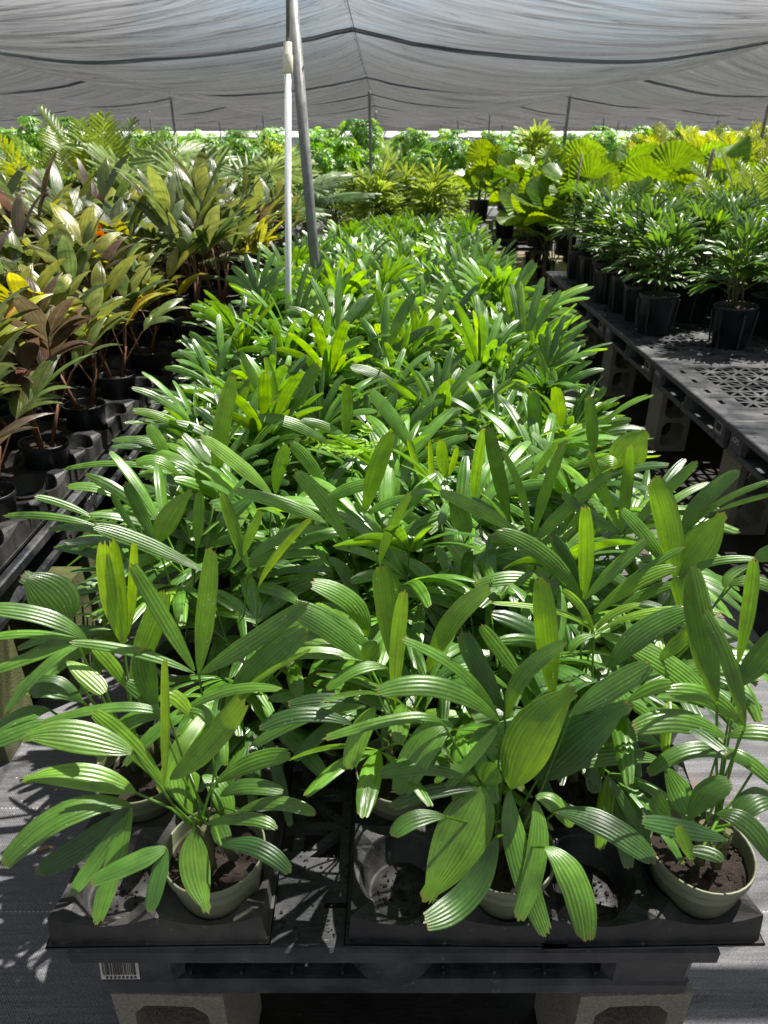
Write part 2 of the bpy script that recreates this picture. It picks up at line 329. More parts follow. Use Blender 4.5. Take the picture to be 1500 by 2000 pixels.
def cloth_mat(name, through, a, b):
    m, nt, p = mat(name); nd, L = nt.nodes, nt.links
    g = nd.new('ShaderNodeNewGeometry')
    mp = nd.new('ShaderNodeMapping'); mp.inputs['Scale'].default_value = (.30, 3.2, 1); mp.inputs['Rotation'].default_value = (0, 0, .10); L.new(g.outputs['Position'], mp.inputs[0])
    n = noise(nt, 3.0, 7, .62, mp.outputs[0]); n.inputs['Distortion'].default_value = .6
    mp2 = nd.new('ShaderNodeMapping'); mp2.inputs['Scale'].default_value = (2.2, 7, 1); mp2.inputs['Rotation'].default_value = (0, 0, .5); L.new(g.outputs['Position'], mp2.inputs[0])
    n2 = noise(nt, 2.5, 4, .6, mp2.outputs[0]); n2.inputs['Distortion'].default_value = 1.2
    c = ramp(nt, n.outputs['Fac'], [(.3, a), (.7, b)])
    L.new(c.outputs[0], p.inputs['Base Color']); p.inputs['Roughness'].default_value = .55; p.inputs['Specular IOR Level'].default_value = .2
    bb = bump(nt, p, mth(nt, 'ADD', n.outputs['Fac'], mth(nt, 'MULTIPLY', n2.outputs['Fac'], .7)), 1.0, .30)
    tl = nd.new('ShaderNodeBsdfTranslucent'); L.new(c.outputs[0], tl.inputs['Color']); L.new(bb.outputs[0], tl.inputs['Normal'])
    m1 = nd.new('ShaderNodeMixShader'); m1.inputs[0].default_value = .55; L.new(p.outputs[0], m1.inputs[1]); L.new(tl.outputs[0], m1.inputs[2])
    tp = nd.new('ShaderNodeBsdfTransparent')
    m2 = nd.new('ShaderNodeMixShader')
    mp3 = nd.new('ShaderNodeMapping'); mp3.inputs['Scale'].default_value = (.8, 9, 1); mp3.inputs['Rotation'].default_value = (0, 0, -.06); L.new(g.outputs['Position'], mp3.inputs[0])
    n3 = noise(nt, 1.6, 3, .5, mp3.outputs[0]); n3.inputs['Distortion'].default_value = 1.4
    thin = mth(nt, 'MAXIMUM', mth(nt, 'SUBTRACT', 1.0, mth(nt, 'MULTIPLY', mth(nt, 'ABSOLUTE', mth(nt, 'SUBTRACT', n3.outputs['Fac'], .5)), 55)), 0)  # bright streaks imitating sun sheen on the cloth's wrinkles
    mp4 = nd.new('ShaderNodeMapping'); mp4.inputs['Scale'].default_value = (.22, 1.0, 1); L.new(g.outputs['Position'], mp4.inputs[0])
    n4 = noise(nt, .85, 3, .5, mp4.outputs[0])
    tf = mth(nt, 'ADD', mth(nt, 'MULTIPLY', mth(nt, 'SUBTRACT', n.outputs['Fac'], .5), 1.05), through)
    mp5 = nd.new('ShaderNodeMapping'); mp5.inputs['Scale'].default_value = (.5, 2.6, 1); mp5.inputs['Rotation'].default_value = (0, 0, .14); L.new(g.outputs['Position'], mp5.inputs[0])
    n5 = noise(nt, 1.3, 2, .5, mp5.outputs[0]); n5.inputs['Distortion'].default_value = 2.2
    fold = mth(nt, 'MAXIMUM', mth(nt, 'SUBTRACT', 1.0, mth(nt, 'MULTIPLY', mth(nt, 'ABSOLUTE', mth(nt, 'SUBTRACT', n5.outputs['Fac'], .52)), 26)), 0)
    tf = mth(nt, 'SUBTRACT', tf, mth(nt, 'MULTIPLY', fold, .30 if through > .2 else 0))
    tf = mth(nt, 'ADD', tf, mth(nt, 'MULTIPLY', thin, .20 if through > .2 else 0)); tf = mth(nt, 'ADD', tf, mth(nt, 'MULTIPLY', mth(nt, 'SUBTRACT', n4.outputs['Fac'], .5), .80 if through > .2 else 0)); L.new(tf, m2.inputs[0])
    L.new(m1.outputs[0], m2.inputs[1]); L.new(tp.outputs[0], m2.inputs[2]); L.new(m2.outputs[0], nd['Material Output'].inputs[0]); return m
MT['cloth'] = cloth_mat('shade_cloth', .50, (.026, .027, .029), (.115, .115, .118))
MT['cloth_seam'] = cloth_mat('shade_cloth_seam', .03, (.014, .017, .022), (.024, .028, .034))

# ------------------------------------------------------------------ leaves
def strap(s): return (.11 + .89 * min(1, s / .44) ** .72) * (1 - .48 * max(0, (s - .66) / .34) ** 2.1)
def blade(s): return (.11 + .89 * min(1, s / .40) ** .68) * (1 - .40 * max(0, (s - .68) / .32) ** 2.2)
def ellip(s): return max(.10, math.sin(math.pi * min(1, max(0, s)) ** .85) ** .72 if 0 < s < 1 else .10) if s < .9 else max(.30, math.sin(math.pi * s ** .85) ** .72)
def lance(s): return max(.04, (math.sin(math.pi * s ** .7)) ** .9) if 0 < s < 1 else .05
def leaf(M, B, Cc, T, width, up, col, shape=strap, nl=9, ribs=4, pleat=.10, cup=.10, teeth=.045, rng=random, twist=0.0):
    B, Cc, T = Vector(B), Vector(Cc), Vector(T); nc = 2 * ribs; n0 = len(M.v)
    L = (T - B).length; rp = [rng.uniform(.25, 1.5) for _ in range(nc + 1)]
    for i in range(nl + 1):
        s = i / nl
        p = B * (1 - s) ** 2 + Cc * 2 * s * (1 - s) + T * s * s
        t = ((Cc - B) * (1 - s) + (T - Cc) * s).normalized()
        side = t.cross(up)
        if side.length < 1e-4: side = t.orthogonal()
        side.normalize(); n = side.cross(t)
        if twist: q = Matrix.Rotation(twist * s, 3, t); side = q @ side; n = q @ n
        wd = width * shape(s) / 2; pl = pleat * width / ribs * min(1, 3 * s) * (1 if s < .97 else .6)
        for j in range(nc + 1):
            u = j / nc * 2 - 1
            off = side * (u * wd) + n * (-cup * width * u * u * shape(s) + (pl if j % 2 else -pl) * rp[j])
            q = p + off
            if i == nl and teeth: q = q + t * (L * (teeth * (rng.random() - .6) + teeth * (1 - abs(u)) * .9))
            M.v.append(tuple(q))
    for i in range(nl):
        for j in range(nc):
            A = n0 + i * (nc + 1) + j
            M.face((A, A + 1, A + nc + 2, A + nc + 1), uvs=[(j / 2, i / nl), ((j + 1) / 2, i / nl), ((j + 1) / 2, (i + 1) / nl), (j / 2, (i + 1) / nl)], col=col, smooth=True)
def tint(rng, young=.0, bright=.5): return (max(0, min(1, young)), max(0, min(1, bright + rng.uniform(-.3, .3))), 0)
UP = Vector((0, 0, 1))
def sph(az, el): return Vector((math.cos(az) * math.cos(el), math.sin(az) * math.cos(el), math.sin(el)))
def palm_fan(M, hub, d, nrm, nseg, L, wd, spread, rng, young=0, bright=.5, ribs=3, nl=7, droop=.25, shape=strap, teeth=.03):
    side = d.cross(nrm).normalized()
    for k in range(nseg):
        a = 0 if nseg == 1 else (k / (nseg - 1) * 2 - 1) * spread + rng.uniform(-.08, .08)
        dr = (d * math.cos(a) + side * math.sin(a)).normalized()
        l = L * (1 - .18 * abs(a) / max(spread, .1)) * rng.uniform(.88, 1.08)
        mid = hub + dr * l * .5 + nrm * l * .06
        sag = droop * rng.uniform(.4, 1.3) * (1 - abs(dr.z)) + .02
        tip = hub + dr * l * .97 - UP * sag * l
        wv = (nrm + side * rng.uniform(-.6, .6) + d * rng.uniform(-.2, .2) + side * math.sin(a) * .25).normalized()
        leaf(M, hub, mid + UP * .10 * l, tip, wd * rng.uniform(.8, 1.25), wv, tint(rng, young + (rng.random() < .07) * rng.uniform(.2, .7), bright), shape, nl, ribs, .13, .10, teeth, rng)
def rhapis(seed, h=.26, nst=3, nf=5, L=.23, wd=.037, segs=(4, 7), spread=1.0, ribs=3, nl=7, lowf=True, yshift=0., top=1.0, erect=0):
    rng = random.Random(seed); F = MB(); S = MB(); 
    for st in range(nst):
        a0 = rng.uniform(0, 6.28); r0 = rng.uniform(.01, .035); hh = h * rng.uniform(.75, 1.1)
        b = Vector((r0 * math.cos(a0), r0 * math.sin(a0), 0)); tp = b + Vector((rng.uniform(-.05, .05), rng.uniform(-.05, .05), hh))
        S.tube([b, (b + tp) / 2 + Vector((.004, .004, 0)), tp], [.008, .007, .006], 6)
        for f in range(nf):
            q = (f + .5) / nf; az = a0 + f * 2.4 + rng.uniform(-.4, .4)
            el = R(12 + 66 * q * top + rng.uniform(-10, 10)); o = b.lerp(tp, .30 + .70 * q)
            pl = rng.uniform(.07, .14) * (L / .23)
            d = sph(az, el); hub = o + d * pl + UP * .01
            F.tube([o, o + d * pl * .5 + UP * .006, hub], [.0026, .002, .0018], 4, False, col=(.25, .6, 0))
            ed = max(el - R(18) + R(rng.uniform(-14, 14) + erect), R(-8)); bd = sph(az, ed); nrm = sph(az, ed + math.pi / 2)
            yg = (rng.random() < .22) * rng.uniform(.05, .30) * (q > .5) + yshift
            palm_fan(F, hub, bd, nrm, rng.randint(*segs), L * rng.uniform(.8, 1.12), wd, spread * rng.uniform(.65, 1.05), rng, yg, rng.uniform(.15, .75), ribs, nl, .22)
    return F, S
# ------------------------------------------------------------------ pots
def pot_profile(r, h, t=.0025):
    rb = r * .78
    return [(0, 0.0), (rb * .9, 0), (rb, .004), (r * .94, h - .022), (r * .955, h - .021), (r * .99, h - .018), (r, h - .002), (r * .995, h), (r * .965, h), (r * .955, h - .004), (r * .93, h - .03), (rb, .02)]
def pot_mesh(name, r, h, m, ribs=False):
    M = MB(); M.lathe(pot_profile(r, h), 36)
    if ribs:
        for k in range(6):
            a = k * math.pi / 3 + .3
            Mx = Matrix.Rotation(a, 4, 'Z') @ Matrix.Translation((r * .87, 0, 0)) @ Matrix.Rotation(.085, 4, 'Y')
            M.box(-.004, -.006, .01, .006, .006, h - .03, M=Mx)
    return M.build(name, m, link=False)
def soil_mesh(r, h, seed=0):
    M = MB(); rng = random.Random(seed); n = 20
    M.v.append((0, 0, h - .022))
    rs = [r * q for q in (.2, .4, .6, .78, .925)]
    for i, rr in enumerate(rs):
        for j in range(n):
            a = 2 * math.pi * j / n; M.v.append((rr * math.cos(a), rr * math.sin(a), h - .028 + (rng.uniform(-.006, .007) if i < 4 else -.004)))
    for j in range(n): M.face((0, 1 + j, 1 + (j + 1) % n), smooth=True)
    for i in range(4):
        for j in range(n):
            A = 1 + i * n + j; B = 1 + i * n + (j + 1) % n; M.face((A, A + n, B + n, B), smooth=True)
    for k in range(70):
        a = rng.uniform(0, 6.28); rr = r * .88 * math.sqrt(rng.random()); s = rng.uniform(.0015, .005); z = h - .026
        Mx = Matrix.Translation((rr * math.cos(a), rr * math.sin(a), z)) @ Matrix.Rotation(rng.uniform(0, 6), 4, (rng.random(), rng.random(), rng.random() + .1))
        M.box(-s, -s * .6, -s * .4, s, s * .6, s * .5, M=Mx)
    return M.build('soil', MT['soil'], link=False)
ME_POT = pot_mesh('pot', .081, .112, MT['pot_green']); ME_SOIL = soil_mesh(.081, .112)
ME_POTB = pot_mesh('pot', .085, .15, MT['pot_black']); ME_SOILB = soil_mesh(.085, .15, 2)
ME_POT3 = pot_mesh('pot', .125, .245, MT['pot_black'], True); ME_SOIL3 = soil_mesh(.125, .245, 3)
def potted(name, loc, rz, parts, label, cat, group, scale=1.0, tilt=(0, 0)):
    r = empty(name, loc, rz, label=label, cat=cat, group=group)
    r.rotation_euler = (tilt[0], tilt[1], rz)
    pt = None
    for nm, me, z in parts:
        o = put(me, nm, pt if nm == 'soil' else r, (0, 0, z))
        if nm == 'pot': pt = o
        if nm not in ('pot', 'soil') and scale != 1.0: o.scale = (scale,) * 3
    return r
# ================================================================== THE SETTING
g = MB()
g.quad((-300, -40, 0), (300, -40, 0), (300, 420, 0), (-300, 420, 0))
tag(g.build('ground', MT['ground']), kind='structure')
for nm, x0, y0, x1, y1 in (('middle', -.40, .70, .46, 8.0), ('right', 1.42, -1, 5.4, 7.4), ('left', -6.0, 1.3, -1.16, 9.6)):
    g = MB(); g.quad((x0, y0, .004), (x1, y0, .004), (x1, y1, .004), (x0, y1, .004)); tag(g.build('ground_layer', MT['bench_shade']), kind='structure')  # added dark sheets that paint the shade under the benches
# ---- shade cloth slung between wires: wires run away from the camera above the post lines
CABX = [-.20 + 3.05 * k for k in range(-12, 13)]
ROWS = [3.7, 12.6, 21.8, 31.0, 40.2]
SEAMS = [-14, -10, -6, -2.2, 1.6, 5.5, 9.5, 13.4, 17.5, 21.6]
def cable_z(y):
    lo = -14.5; z = 2.335
    pr = lo
    for r_ in ROWS:
        if y <= r_: f = (y - pr) / (r_ - pr); return z - .022 * 4 * f * (1 - f)
        pr = r_
    return z
def cloth_z(x, y, seams):
    u = (x - CABX[0]) / 3.05; k = math.floor(u); f = u - k
    rs = random.Random(int(k) * 13 + 5)
    sag = (.175 + .04 * (rs.random() - .5)) * 4 * f * (1 - f)
    j = max([i for i, s in enumerate(seams) if s <= y + 1e-6] or [0]); s0 = seams[j]; s1 = seams[min(j + 1, len(seams) - 1)]
    q = (y - s0) / (s1 - s0) if s1 > s0 else 0
    bul = .095 * math.sin(math.pi * q ** .62) * (4 * f * (1 - f)) ** .6
    e = 4 * f * (1 - f)
    wr = .010 * math.sin(y * 19 + 3 * math.sin(x * 1.7)) * e + .004 * math.sin(x * 31 + y * 9) * (1 - e) + .010 * math.sin(y * 7.3 + x * .9 + k) * e
    return cable_z(y) - sag - bul + wr - .012
def canopy(name, x0, x1, seams, label, dy=.13, dz=0.0, m='cloth'):
    M = MB(); xs = []; x = x0
    while x <= x1 + 1e-6: xs.append(x); x += 3.05 / 24
    ys = []
    for a, b in zip(seams[:-1], seams[1:]):
        n = max(6, int((b - a) / dy)); ys += [a + (b - a) * i / n for i in range(n)]
    ys.append(seams[-1])
    for y in ys:
        for x in xs: M.v.append((x, y, cloth_z(x, y, seams) + dz))
    W = len(xs)
    for i in range(len(ys) - 1):
        for j in range(W - 1): M.face((i * W + j, i * W + j + 1, (i + 1) * W + j + 1, (i + 1) * W + j), smooth=True)
    root = M.build(name, MT[m]); tag(root, label, 'shade cloth')
    for s in seams[1:-1]:
        S = MB(); xs2 = xs
        for x in xs2:
            S.v.append((x, s - .055, cloth_z(x, s, seams) + dz - .010)); S.v.append((x, s + .055, cloth_z(x, s, seams) + dz - .012 - .012))
        for j in range(len(xs2) - 1): S.face((2 * j, 2 * j + 2, 2 * j + 3, 2 * j + 1), smooth=True)
        S.build('seam', MT['cloth_seam'], root)
    return root
canopy('shade_cloth', CABX[5] - .0, CABX[19], SEAMS, 'grey translucent shade cloth sagging over all the benches')
canopy('shade_cloth', CABX[2], CABX[22], [25.5, 29, 33, 37, 41, 45], 'farther strip of grey shade cloth hung beyond the open gap', dy=.4, dz=.10)
for k in range(7, 18):
    M = MB(); M.tube([(CABX[k] , y, cable_z(y) + .004) for y in [-13.5 + .9 * i for i in range(40)]], .0035, 5)
    tag(M.build('support_wire', MT['cable']), 'thin wire holding the shade cloth, %s wire counted from the left' % nth(k - 7), 'wire', 'wires under the shade cloth')
def post_mesh(h, r=.024):
    M = MB(); M.lathe([(r, 0), (r, h)], 14); M.lathe([(r * 1.06, h - .05), (r * 1.06, h), (.004, h + .004)], 14); return M.build('steel_post', MT['steel'], link=False)
PM = post_mesh(2.31)
rown = ['nearest', 'second', 'third', 'fourth', 'fifth']
for ri, Y in enumerate(ROWS):
    if ri == 0: continue
    for k in range(6, 19):
        x = CABX[k]
        if abs(x) > Y * .62 + 1: continue
        o = put(PM, 'steel_post', None, (x, Y, 0))
        o.rotation_euler = (R(.3) * math.sin(k * 3), R(.6) * math.sin(k * 5 + ri), 0)
        if ri == 1 and k == 13: o.rotation_euler = (0, R(1.2), 0); o.location.x -= .05
        tag(o, 'grey steel post under the cloth, %s post of the %s row away' % (nth(k - 6), rown[ri]), 'post', 'steel posts holding up the shade cloth')
# the near post leans a little to the left
P0, P1 = at_Y(615, 515, 3.7), at_Y(571, 0, 3.7)
dv = (P1 - P0) / (P1.z - P0.z); b0 = P0 - dv * P0.z
M = MB(); M.tube([b0, b0 + dv * 2.31], .0245, 16); M.tube([b0 + dv * 2.30, b0 + dv * 2.335], .027, 16)
tag(M.build('steel_post', MT['steel']), 'thick dark grey leaning steel post right behind the white pipe', 'post', 'steel posts holding up the shade cloth')
# white irrigation riser
Q0, Q1 = at_Y(563, 580, 2.9), at_Y(562.5, 108, 2.9)
dv = (Q1 - Q0).normalized(); q0 = Q0 - dv * (Q0.z / dv.z)
root = empty('irrigation_riser', q0, label='slim white plastic pipe with cream coupling rising beside steel post', cat='pipe')
def rel(p): return p - q0
M = MB(); M.tube([rel(q0), rel(Q1)], .0125, 14); M.build('pipe', MT['pvc'], root)
Qt = at_Y(562, 82, 2.9)
M = MB(); a = rel(Q1); b = rel(Qt); M.tube([a - dv * .055, a - dv * .05, a + dv * .0, a + dv * .002, b, b + dv * .001], [.0165, .0175, .0175, .0145, .0140, .010], 16); M.build('coupling', MT['cream'], root)
M = MB(); M.tube([b, b + dv * .36], .006, 8); M.build('riser_rod', MT['steel'], root)

# ---- plastic pallet
DT = .54
def tri_hole(M, a, b, c, z, t, k):
    A, B, D = (Vector((*q, z)) for q in (a, b, c)); G = (A + B + D) / 3
    o = [A, B, D]; i_ = [q + (G - q).normalized() * min(k / math.sin(max(.2, ang / 2)), (G - q).length * .8) for q, ang in
         ((A, (B - A).angle(D - A)), (B, (A - B).angle(D - B)), (D, (A - D).angle(B - D)))]
    for e in range(3):
        f = (e + 1) % 3
        M.quad(o[e], o[f], i_[f], i_[e])
        dn = Vector((0, 0, -t)); M.quad(i_[e], i_[f], i_[f] + dn, i_[e] + dn)
        M.quad(o[f] + dn, o[e] + dn, i_[e] + dn, i_[f] + dn)
def pallet_deck(wx, wy):
    M = MB(); nx, ny = (8, 6) if wx > 1.1 else (6, 8)
    cx, cy = wx / nx, wy / ny; z = DT; t = .016
    for i in range(nx):
        for j in range(ny):
            x0, y0 = -wx / 2 + i * cx, j * cy; x1, y1 = x0 + cx, y0 + cy
            edge = i in (0, nx - 1) or j in (0, ny - 1); mid = (j in (ny // 2 - 1, ny // 2) and i in (nx // 2 - 1, nx // 2))
            if edge or mid:
                if mid or (i in (0, nx - 1) and j in (0, ny - 1)): M.quad((x0, y0, z), (x1, y0, z), (x1, y1, z), (x0, y1, z)); M.quad((x0, y1, z - t), (x1, y1, z - t), (x1, y0, z - t), (x0, y0, z - t))
                else:                       # a slot
                    sx, sy = (.012, .028) if i in (0, nx - 1) else (.03, .010)
                    mx_, my_ = (x0 + x1) / 2, (y0 + y1) / 2
                    o = [(x0, y0), (x1, y0), (x1, y1), (x0, y1)]; q = [(mx_ - sx, my_ - sy), (mx_ + sx, my_ - sy), (mx_ + sx, my_ + sy), (mx_ - sx, my_ + sy)]
                    for e in range(4):
                        f = (e + 1) % 4
                        M.quad((*o[e], z), (*o[f], z), (*q[f], z), (*q[e], z)); M.quad((*q[e], z), (*q[f], z), (*q[f], z - t), (*q[e], z - t)); M.quad((*o[f], z - t), (*o[e], z - t), (*q[e], z - t), (*q[f], z - t))
            else:
                c = ((x0 + x1) / 2, (y0 + y1) / 2); b = [(x0, y0), (c[0], y0), (x1, y0), (x1, c[1]), (x1, y1), (c[0], y1), (x0, y1), (x0, c[1])]
                for e in range(8): tri_hole(M, c, b[e], b[(e + 1) % 8], z, t, .0082)
    # rim lip
    h = .030; e = .006
    for (a, b_) in (((-wx / 2, 0), (wx / 2, 0)), ((wx / 2, 0), (wx / 2, wy)), ((wx / 2, wy), (-wx / 2, wy)), ((-wx / 2, wy), (-wx / 2, 0))):
        a, b_ = Vector((*a, z)), Vector((*b_, z)); d = (b_ - a).normalized(); n = Vector((d.y, -d.x, 0)); D = Vector((0, 0, -1))
        M.quad(a, a + n * e + D * .004 - d * e, b_ + n * e + D * .004 + d * e, b_)
        M.quad(a + n * e + D * .004 - d * e, a + n * e + D * h - d * e, b_ + n * e + D * h + d * e, b_ + n * e + D * .004 + d * e)
        M.quad(a + n * e + D * h - d * e, a - n * .012 + D * h, b_ - n * .012 + D * h, b_ + n * e + D * h + d * e)
        M.quad(a - n * .012 + D * h, a - n * .012 + D * t, b_ - n * .012 + D * t, b_ - n * .012 + D * h)
    return M.build('top_deck', MT['pallet'], link=False)
def foot_meshes():
    M = MB(); M.box(-.075, -.075, DT - .110, .075, .075, DT - .018, b=.016); a = M.build('foot', MT['pallet'], link=False)
    M = MB(); M.lathe([(.082, DT - .113), (.082, DT - .105), (.074, DT - .098), (.070, DT - .018)], 20); return a, M.build('foot', MT['pallet'], link=False)
FOOT = foot_meshes()
def pallet_base(wx, wy):
    M = MB(); z0, z1 = DT - .140, DT - .110
    for y in (.0, wy / 2 - .06, wy - .12): M.box(-wx / 2 + .012, y + .008, z0, wx / 2 - .012, y + .112, z1, b=.008)
    for x in (-wx / 2 + .012, -.06, wx / 2 - .132):
        for (ya, yb) in ((.114, wy / 2 - .054), (wy / 2 + .054, wy - .114)): M.box(x, ya, z0 + .003, x + .12, yb, z1 - .003, b=.006)
    # moulded ribs under the deck front
    for i in range(9):
        x = -wx / 2 + .17 + i * (wx - .34) / 8; M.box(x - .002, .02, z1 + .001, x + .002, .10, z1 + .010)
    return M.build('base_frame', MT['pallet'], link=False)
PAL = {}
for key, (wx, wy) in {'c': (1.016, 1.20), 'r': (1.219, 1.010)}.items():
    PAL[key] = (pallet_deck(wx, wy), pallet_base(wx, wy), wx, wy)
def pallet(key, x, y, label, group, rz=0, z=0):
    r = empty('plastic_pallet', (x, y, z), rz, label=label, cat='pallet', group=group)
    dk, bs_, wx, wy = PAL[key]; put(dk, 'top_deck', r); put(bs_, 'base_frame', r)
    for i in (-1, 0, 1):
        for j in (0, 1, 2): put(FOOT[0 if i and j != 1 else 1], 'foot', r, (i * (wx / 2 - .085), [.085, wy / 2, wy - .085][j], 0))
    return r
def text_mesh(s, size, m):
    c = bpy.data.curves.new('lettering', 'FONT'); c.body = s; c.size = size; c.extrude = .0004; c.align_x = 'CENTER'; c.align_y = 'CENTER'
    o = bpy.data.objects.new('lettering', c); C.objects.link(o); bpy.context.view_layer.update()
    me = bpy.data.meshes.new_from_object(o.evaluated_get(bpy.context.evaluated_depsgraph_get())); me.name = 'lettering'
    bpy.data.objects.remove(o); bpy.data.curves.remove(c); me.materials.clear(); me.materials.append(m); return me
def barcode(w_, h_, seed):
    rng = random.Random(seed); M = MB(); M.box(-w_ / 2, -.001, -h_ / 2, w_ / 2, 0, h_ / 2, mi=0)
    x = -w_ / 2 + .004
    while x < w_ / 2 - .005:
        b = rng.choice([.0007, .0011, .0017]); M.box(x, -.0022, -h_ / 2 + .012, x + b, -.0012, h_ / 2 - .004, mi=1); x += b + rng.choice([.0008, .0012, .0018])
    for i in range(8): M.box(-w_ / 2 + .008 + i * .0065, -.0022, -h_ / 2 + .003, -w_ / 2 + .0115 + i * .0065, -.0012, -h_ / 2 + .008, mi=1)
    return M.build('barcode_label', [MT['white'], MT['ink']], link=False)
BC = barcode(.062, .052, 4)
LOGO = text_mesh('iGPS', .034, MT['grey_ink'])
# ---- concrete block standing on end, hollows facing the camera
def block_mesh(m, wx=.19, wy=.19, h=.397, seed=0):
    M = MB(); rng = random.Random(seed)
    half = h / 2; n = 16
    for s in (0, 1):
        z0, z1 = s * half, (s + 1) * half; cz = (z0 + z1) / 2; hz = (z1 - z0) / 2; hx = wx / 2
        iz0 = z0 + (.032 if s == 0 else .014); iz1 = z1 - (.014 if s == 0 else .032); icz = (iz0 + iz1) / 2; ihz = (iz1 - iz0) / 2; ihx = hx - .031
        for fy, sg in ((0, 1), (wy, -1)):
            O, I = [], []
            for k in range(n):
                a = 2 * math.pi * (k + .5) / n; c, q = math.cos(a), math.sin(a)
                mm = max(abs(c), abs(q)); O.append((hx * c / mm, fy, cz + hz * q / mm))
                rr = (abs(c) ** 6 + abs(q) ** 6) ** (-1 / 6); I.append((ihx * c * rr, fy, icz + ihz * q * rr))
            # square the outer corners
            for k in range(n):
                if abs(abs(O[k][0]) - hx) > 1e-6 and abs(abs(O[k][2] - cz) - hz) > 1e-6: pass
            b = len(M.v); M.v += O + I
            for k in range(n):
                f = (k + 1) % n; q = (b + k, b + f, b + n + f, b + n + k); M.face(q if sg > 0 else q[::-1])
                ko, kf = O[k], O[f]
                if abs(ko[0] - kf[0]) > 1e-6 and abs(ko[2] - kf[2]) > 1e-6:
                    cn = (math.copysign(hx, ko[0]), fy, cz + math.copysign(hz, ko[2] - cz)); M.v.append(cn); M.face((b + k, len(M.v) - 1, b + f) if sg > 0 else (b + f, len(M.v) - 1, b + k))
            if fy == 0: bf = b
        for k in range(n):
            f = (k + 1) % n; M.face((bf + n + k, bf + n + f, b + n + f, b + n + k), smooth=False)
    hx = wx / 2
    M.quad((-hx, 0, 0), (-hx, 0, h), (-hx, wy, h), (-hx, wy, 0)); M.quad((hx, 0, 0), (hx, wy, 0), (hx, wy, h), (hx, 0, h))
    M.quad((-hx, 0, h), (hx, 0, h), (hx, wy, h), (-hx, wy, h)); M.quad((-hx, 0, 0), (-hx, wy, 0), (hx, wy, 0), (hx, 0, 0))
    return M.build('concrete_block', m, link=False)
BK, BKM = block_mesh(MT['cmu']), block_mesh(MT['cmu_moss'])
def block(x, y, label, group, moss=False, rz=0, z=0, lay=False):
    o = put(BKM if moss else BK, 'concrete_block', None, (x, y, z)); o.rotation_euler = (0, R(90) if lay else 0, rz)
    return tag(o, label, 'concrete block', group)

# ---- pot tray
def tray_mesh(nc, nr, p, rc, m, htop=.070, drop=.022, seed=1):
    M = MB(); N = 32; z0 = .010; zt = htop
    for i in range(nc):
        for j in range(nr):
            cx, cy = (i - (nc - 1) / 2) * p, j * p; b = len(M.v)
            ring0, ring1 = [], []
            outs = [(i == nc - 1, 0), (j == nr - 1, math.pi / 2), (i == 0, math.pi), (j == 0, -math.pi / 2)]
            for k in range(N):
                a = 2 * math.pi * k / N - math.pi / 4; c, s = math.cos(a), math.sin(a); mm = max(abs(c), abs(s))
                dz = 0
                for isout, dr in outs:
                    if isout:
                        da = abs((a - dr + math.pi) % (2 * math.pi) - math.pi)
                        if da < math.pi / 4 + .01: dz = max(dz, drop * (1 - (math.tan(min(da, math.pi / 4))) ** 1.7))
                ring0.append((cx + p / 2 * c / mm, cy + p / 2 * s / mm, zt - dz)); ring1.append((cx + rc * c, cy + rc * s, zt - .004 - dz * .92))
            r2 = [(cx + rc * .97 * math.cos(2 * math.pi * k / N - math.pi / 4), cy + rc * .97 * math.sin(2 * math.pi * k / N - math.pi / 4), min(ring1[k][2] - .004, zt)) for k in range(N)]
            def rg(r, z): return [(cx + r * math.cos(2 * math.pi * k / N - math.pi / 4), cy + r * math.sin(2 * math.pi * k / N - math.pi / 4), z) for k in range(N)]
            rings = [ring0, ring1, r2, rg(rc * .80, z0 + .004), rg(rc * .70, z0), rg(rc * .66, z0 + .004), rg(rc * .25, z0 + .003), rg(rc * .02, z0 + .003)]
            for q in rings: M.v += q
            for t_ in range(len(rings) - 1):
                for k in range(N):
                    A = b + t_ * N + k; B = b + t_ * N + (k + 1) % N; M.face((A, B, B + N, A + N)[::-1], smooth=t_ > 0)
            # skirts
            for isout, dr in outs:
                if not isout: continue
                d = Vector((round(math.cos(dr)), round(math.sin(dr)), 0)); tv = Vector((-d.y, d.x, 0))
                pts = [Vector(v) for k, v in enumerate(ring0) if abs((2 * math.pi * k / N - math.pi / 4 - dr + math.pi) % (2 * math.pi) - math.pi) <= math.pi / 4 + 1e-4]
                pts.sort(key=lambda v: v.dot(tv))
                lo = [Vector((q.x, q.y, z0 + .006)) + d * .004 for q in pts]; l2 = [q + d * .007 for q in lo]; l3 = [q + Vector((0, 0, -.005)) for q in l2]
                for e in (0, -1):                     # carry the skirt round the tray's corners
                    own = abs(abs((pts[e] - Vector((cx, cy, 0))).dot(tv)) - p / 2) < 1e-4
                    co = (i == 0 if (tv.x * (1 if e else -1)) < 0 else i == nc - 1) if abs(tv.x) > .5 else (j == 0 if (tv.y * (1 if e else -1)) < 0 else j == nr - 1)
                    if own and co:
                        sg = tv * (1 if e else -1)
                        for L_, o_ in ((lo, .004), (l2, .011), (l3, .011)): L_[e] = L_[e] + sg * o_
                for k in range(len(pts) - 1):
                    for A_, B_ in ((pts, lo), (lo, l2), (l2, l3)): M.quad(A_[k], B_[k], B_[k + 1], A_[k + 1])
    return M.build('pot_tray', m, link=False)
TR23 = tray_mesh(2, 3, .163, .0735, MT['tray']); TR23w = tray_mesh(2, 3, .163, .0735, MT['tray_worn'])
TRB = tray_mesh(2, 4, .185, .082, MT['tray'], .080, .022)
def tray(me, x, y, label, group, rz=0, z=DT + .003):
    o = put(me, 'pot_tray', None, (x, y, z)); o.rotation_euler = (0, 0, rz)
    s = o.modifiers.new('thickness', 'SOLIDIFY'); s.thickness = .0018; s.offset = -1
    return tag(o, label, 'tray', group)

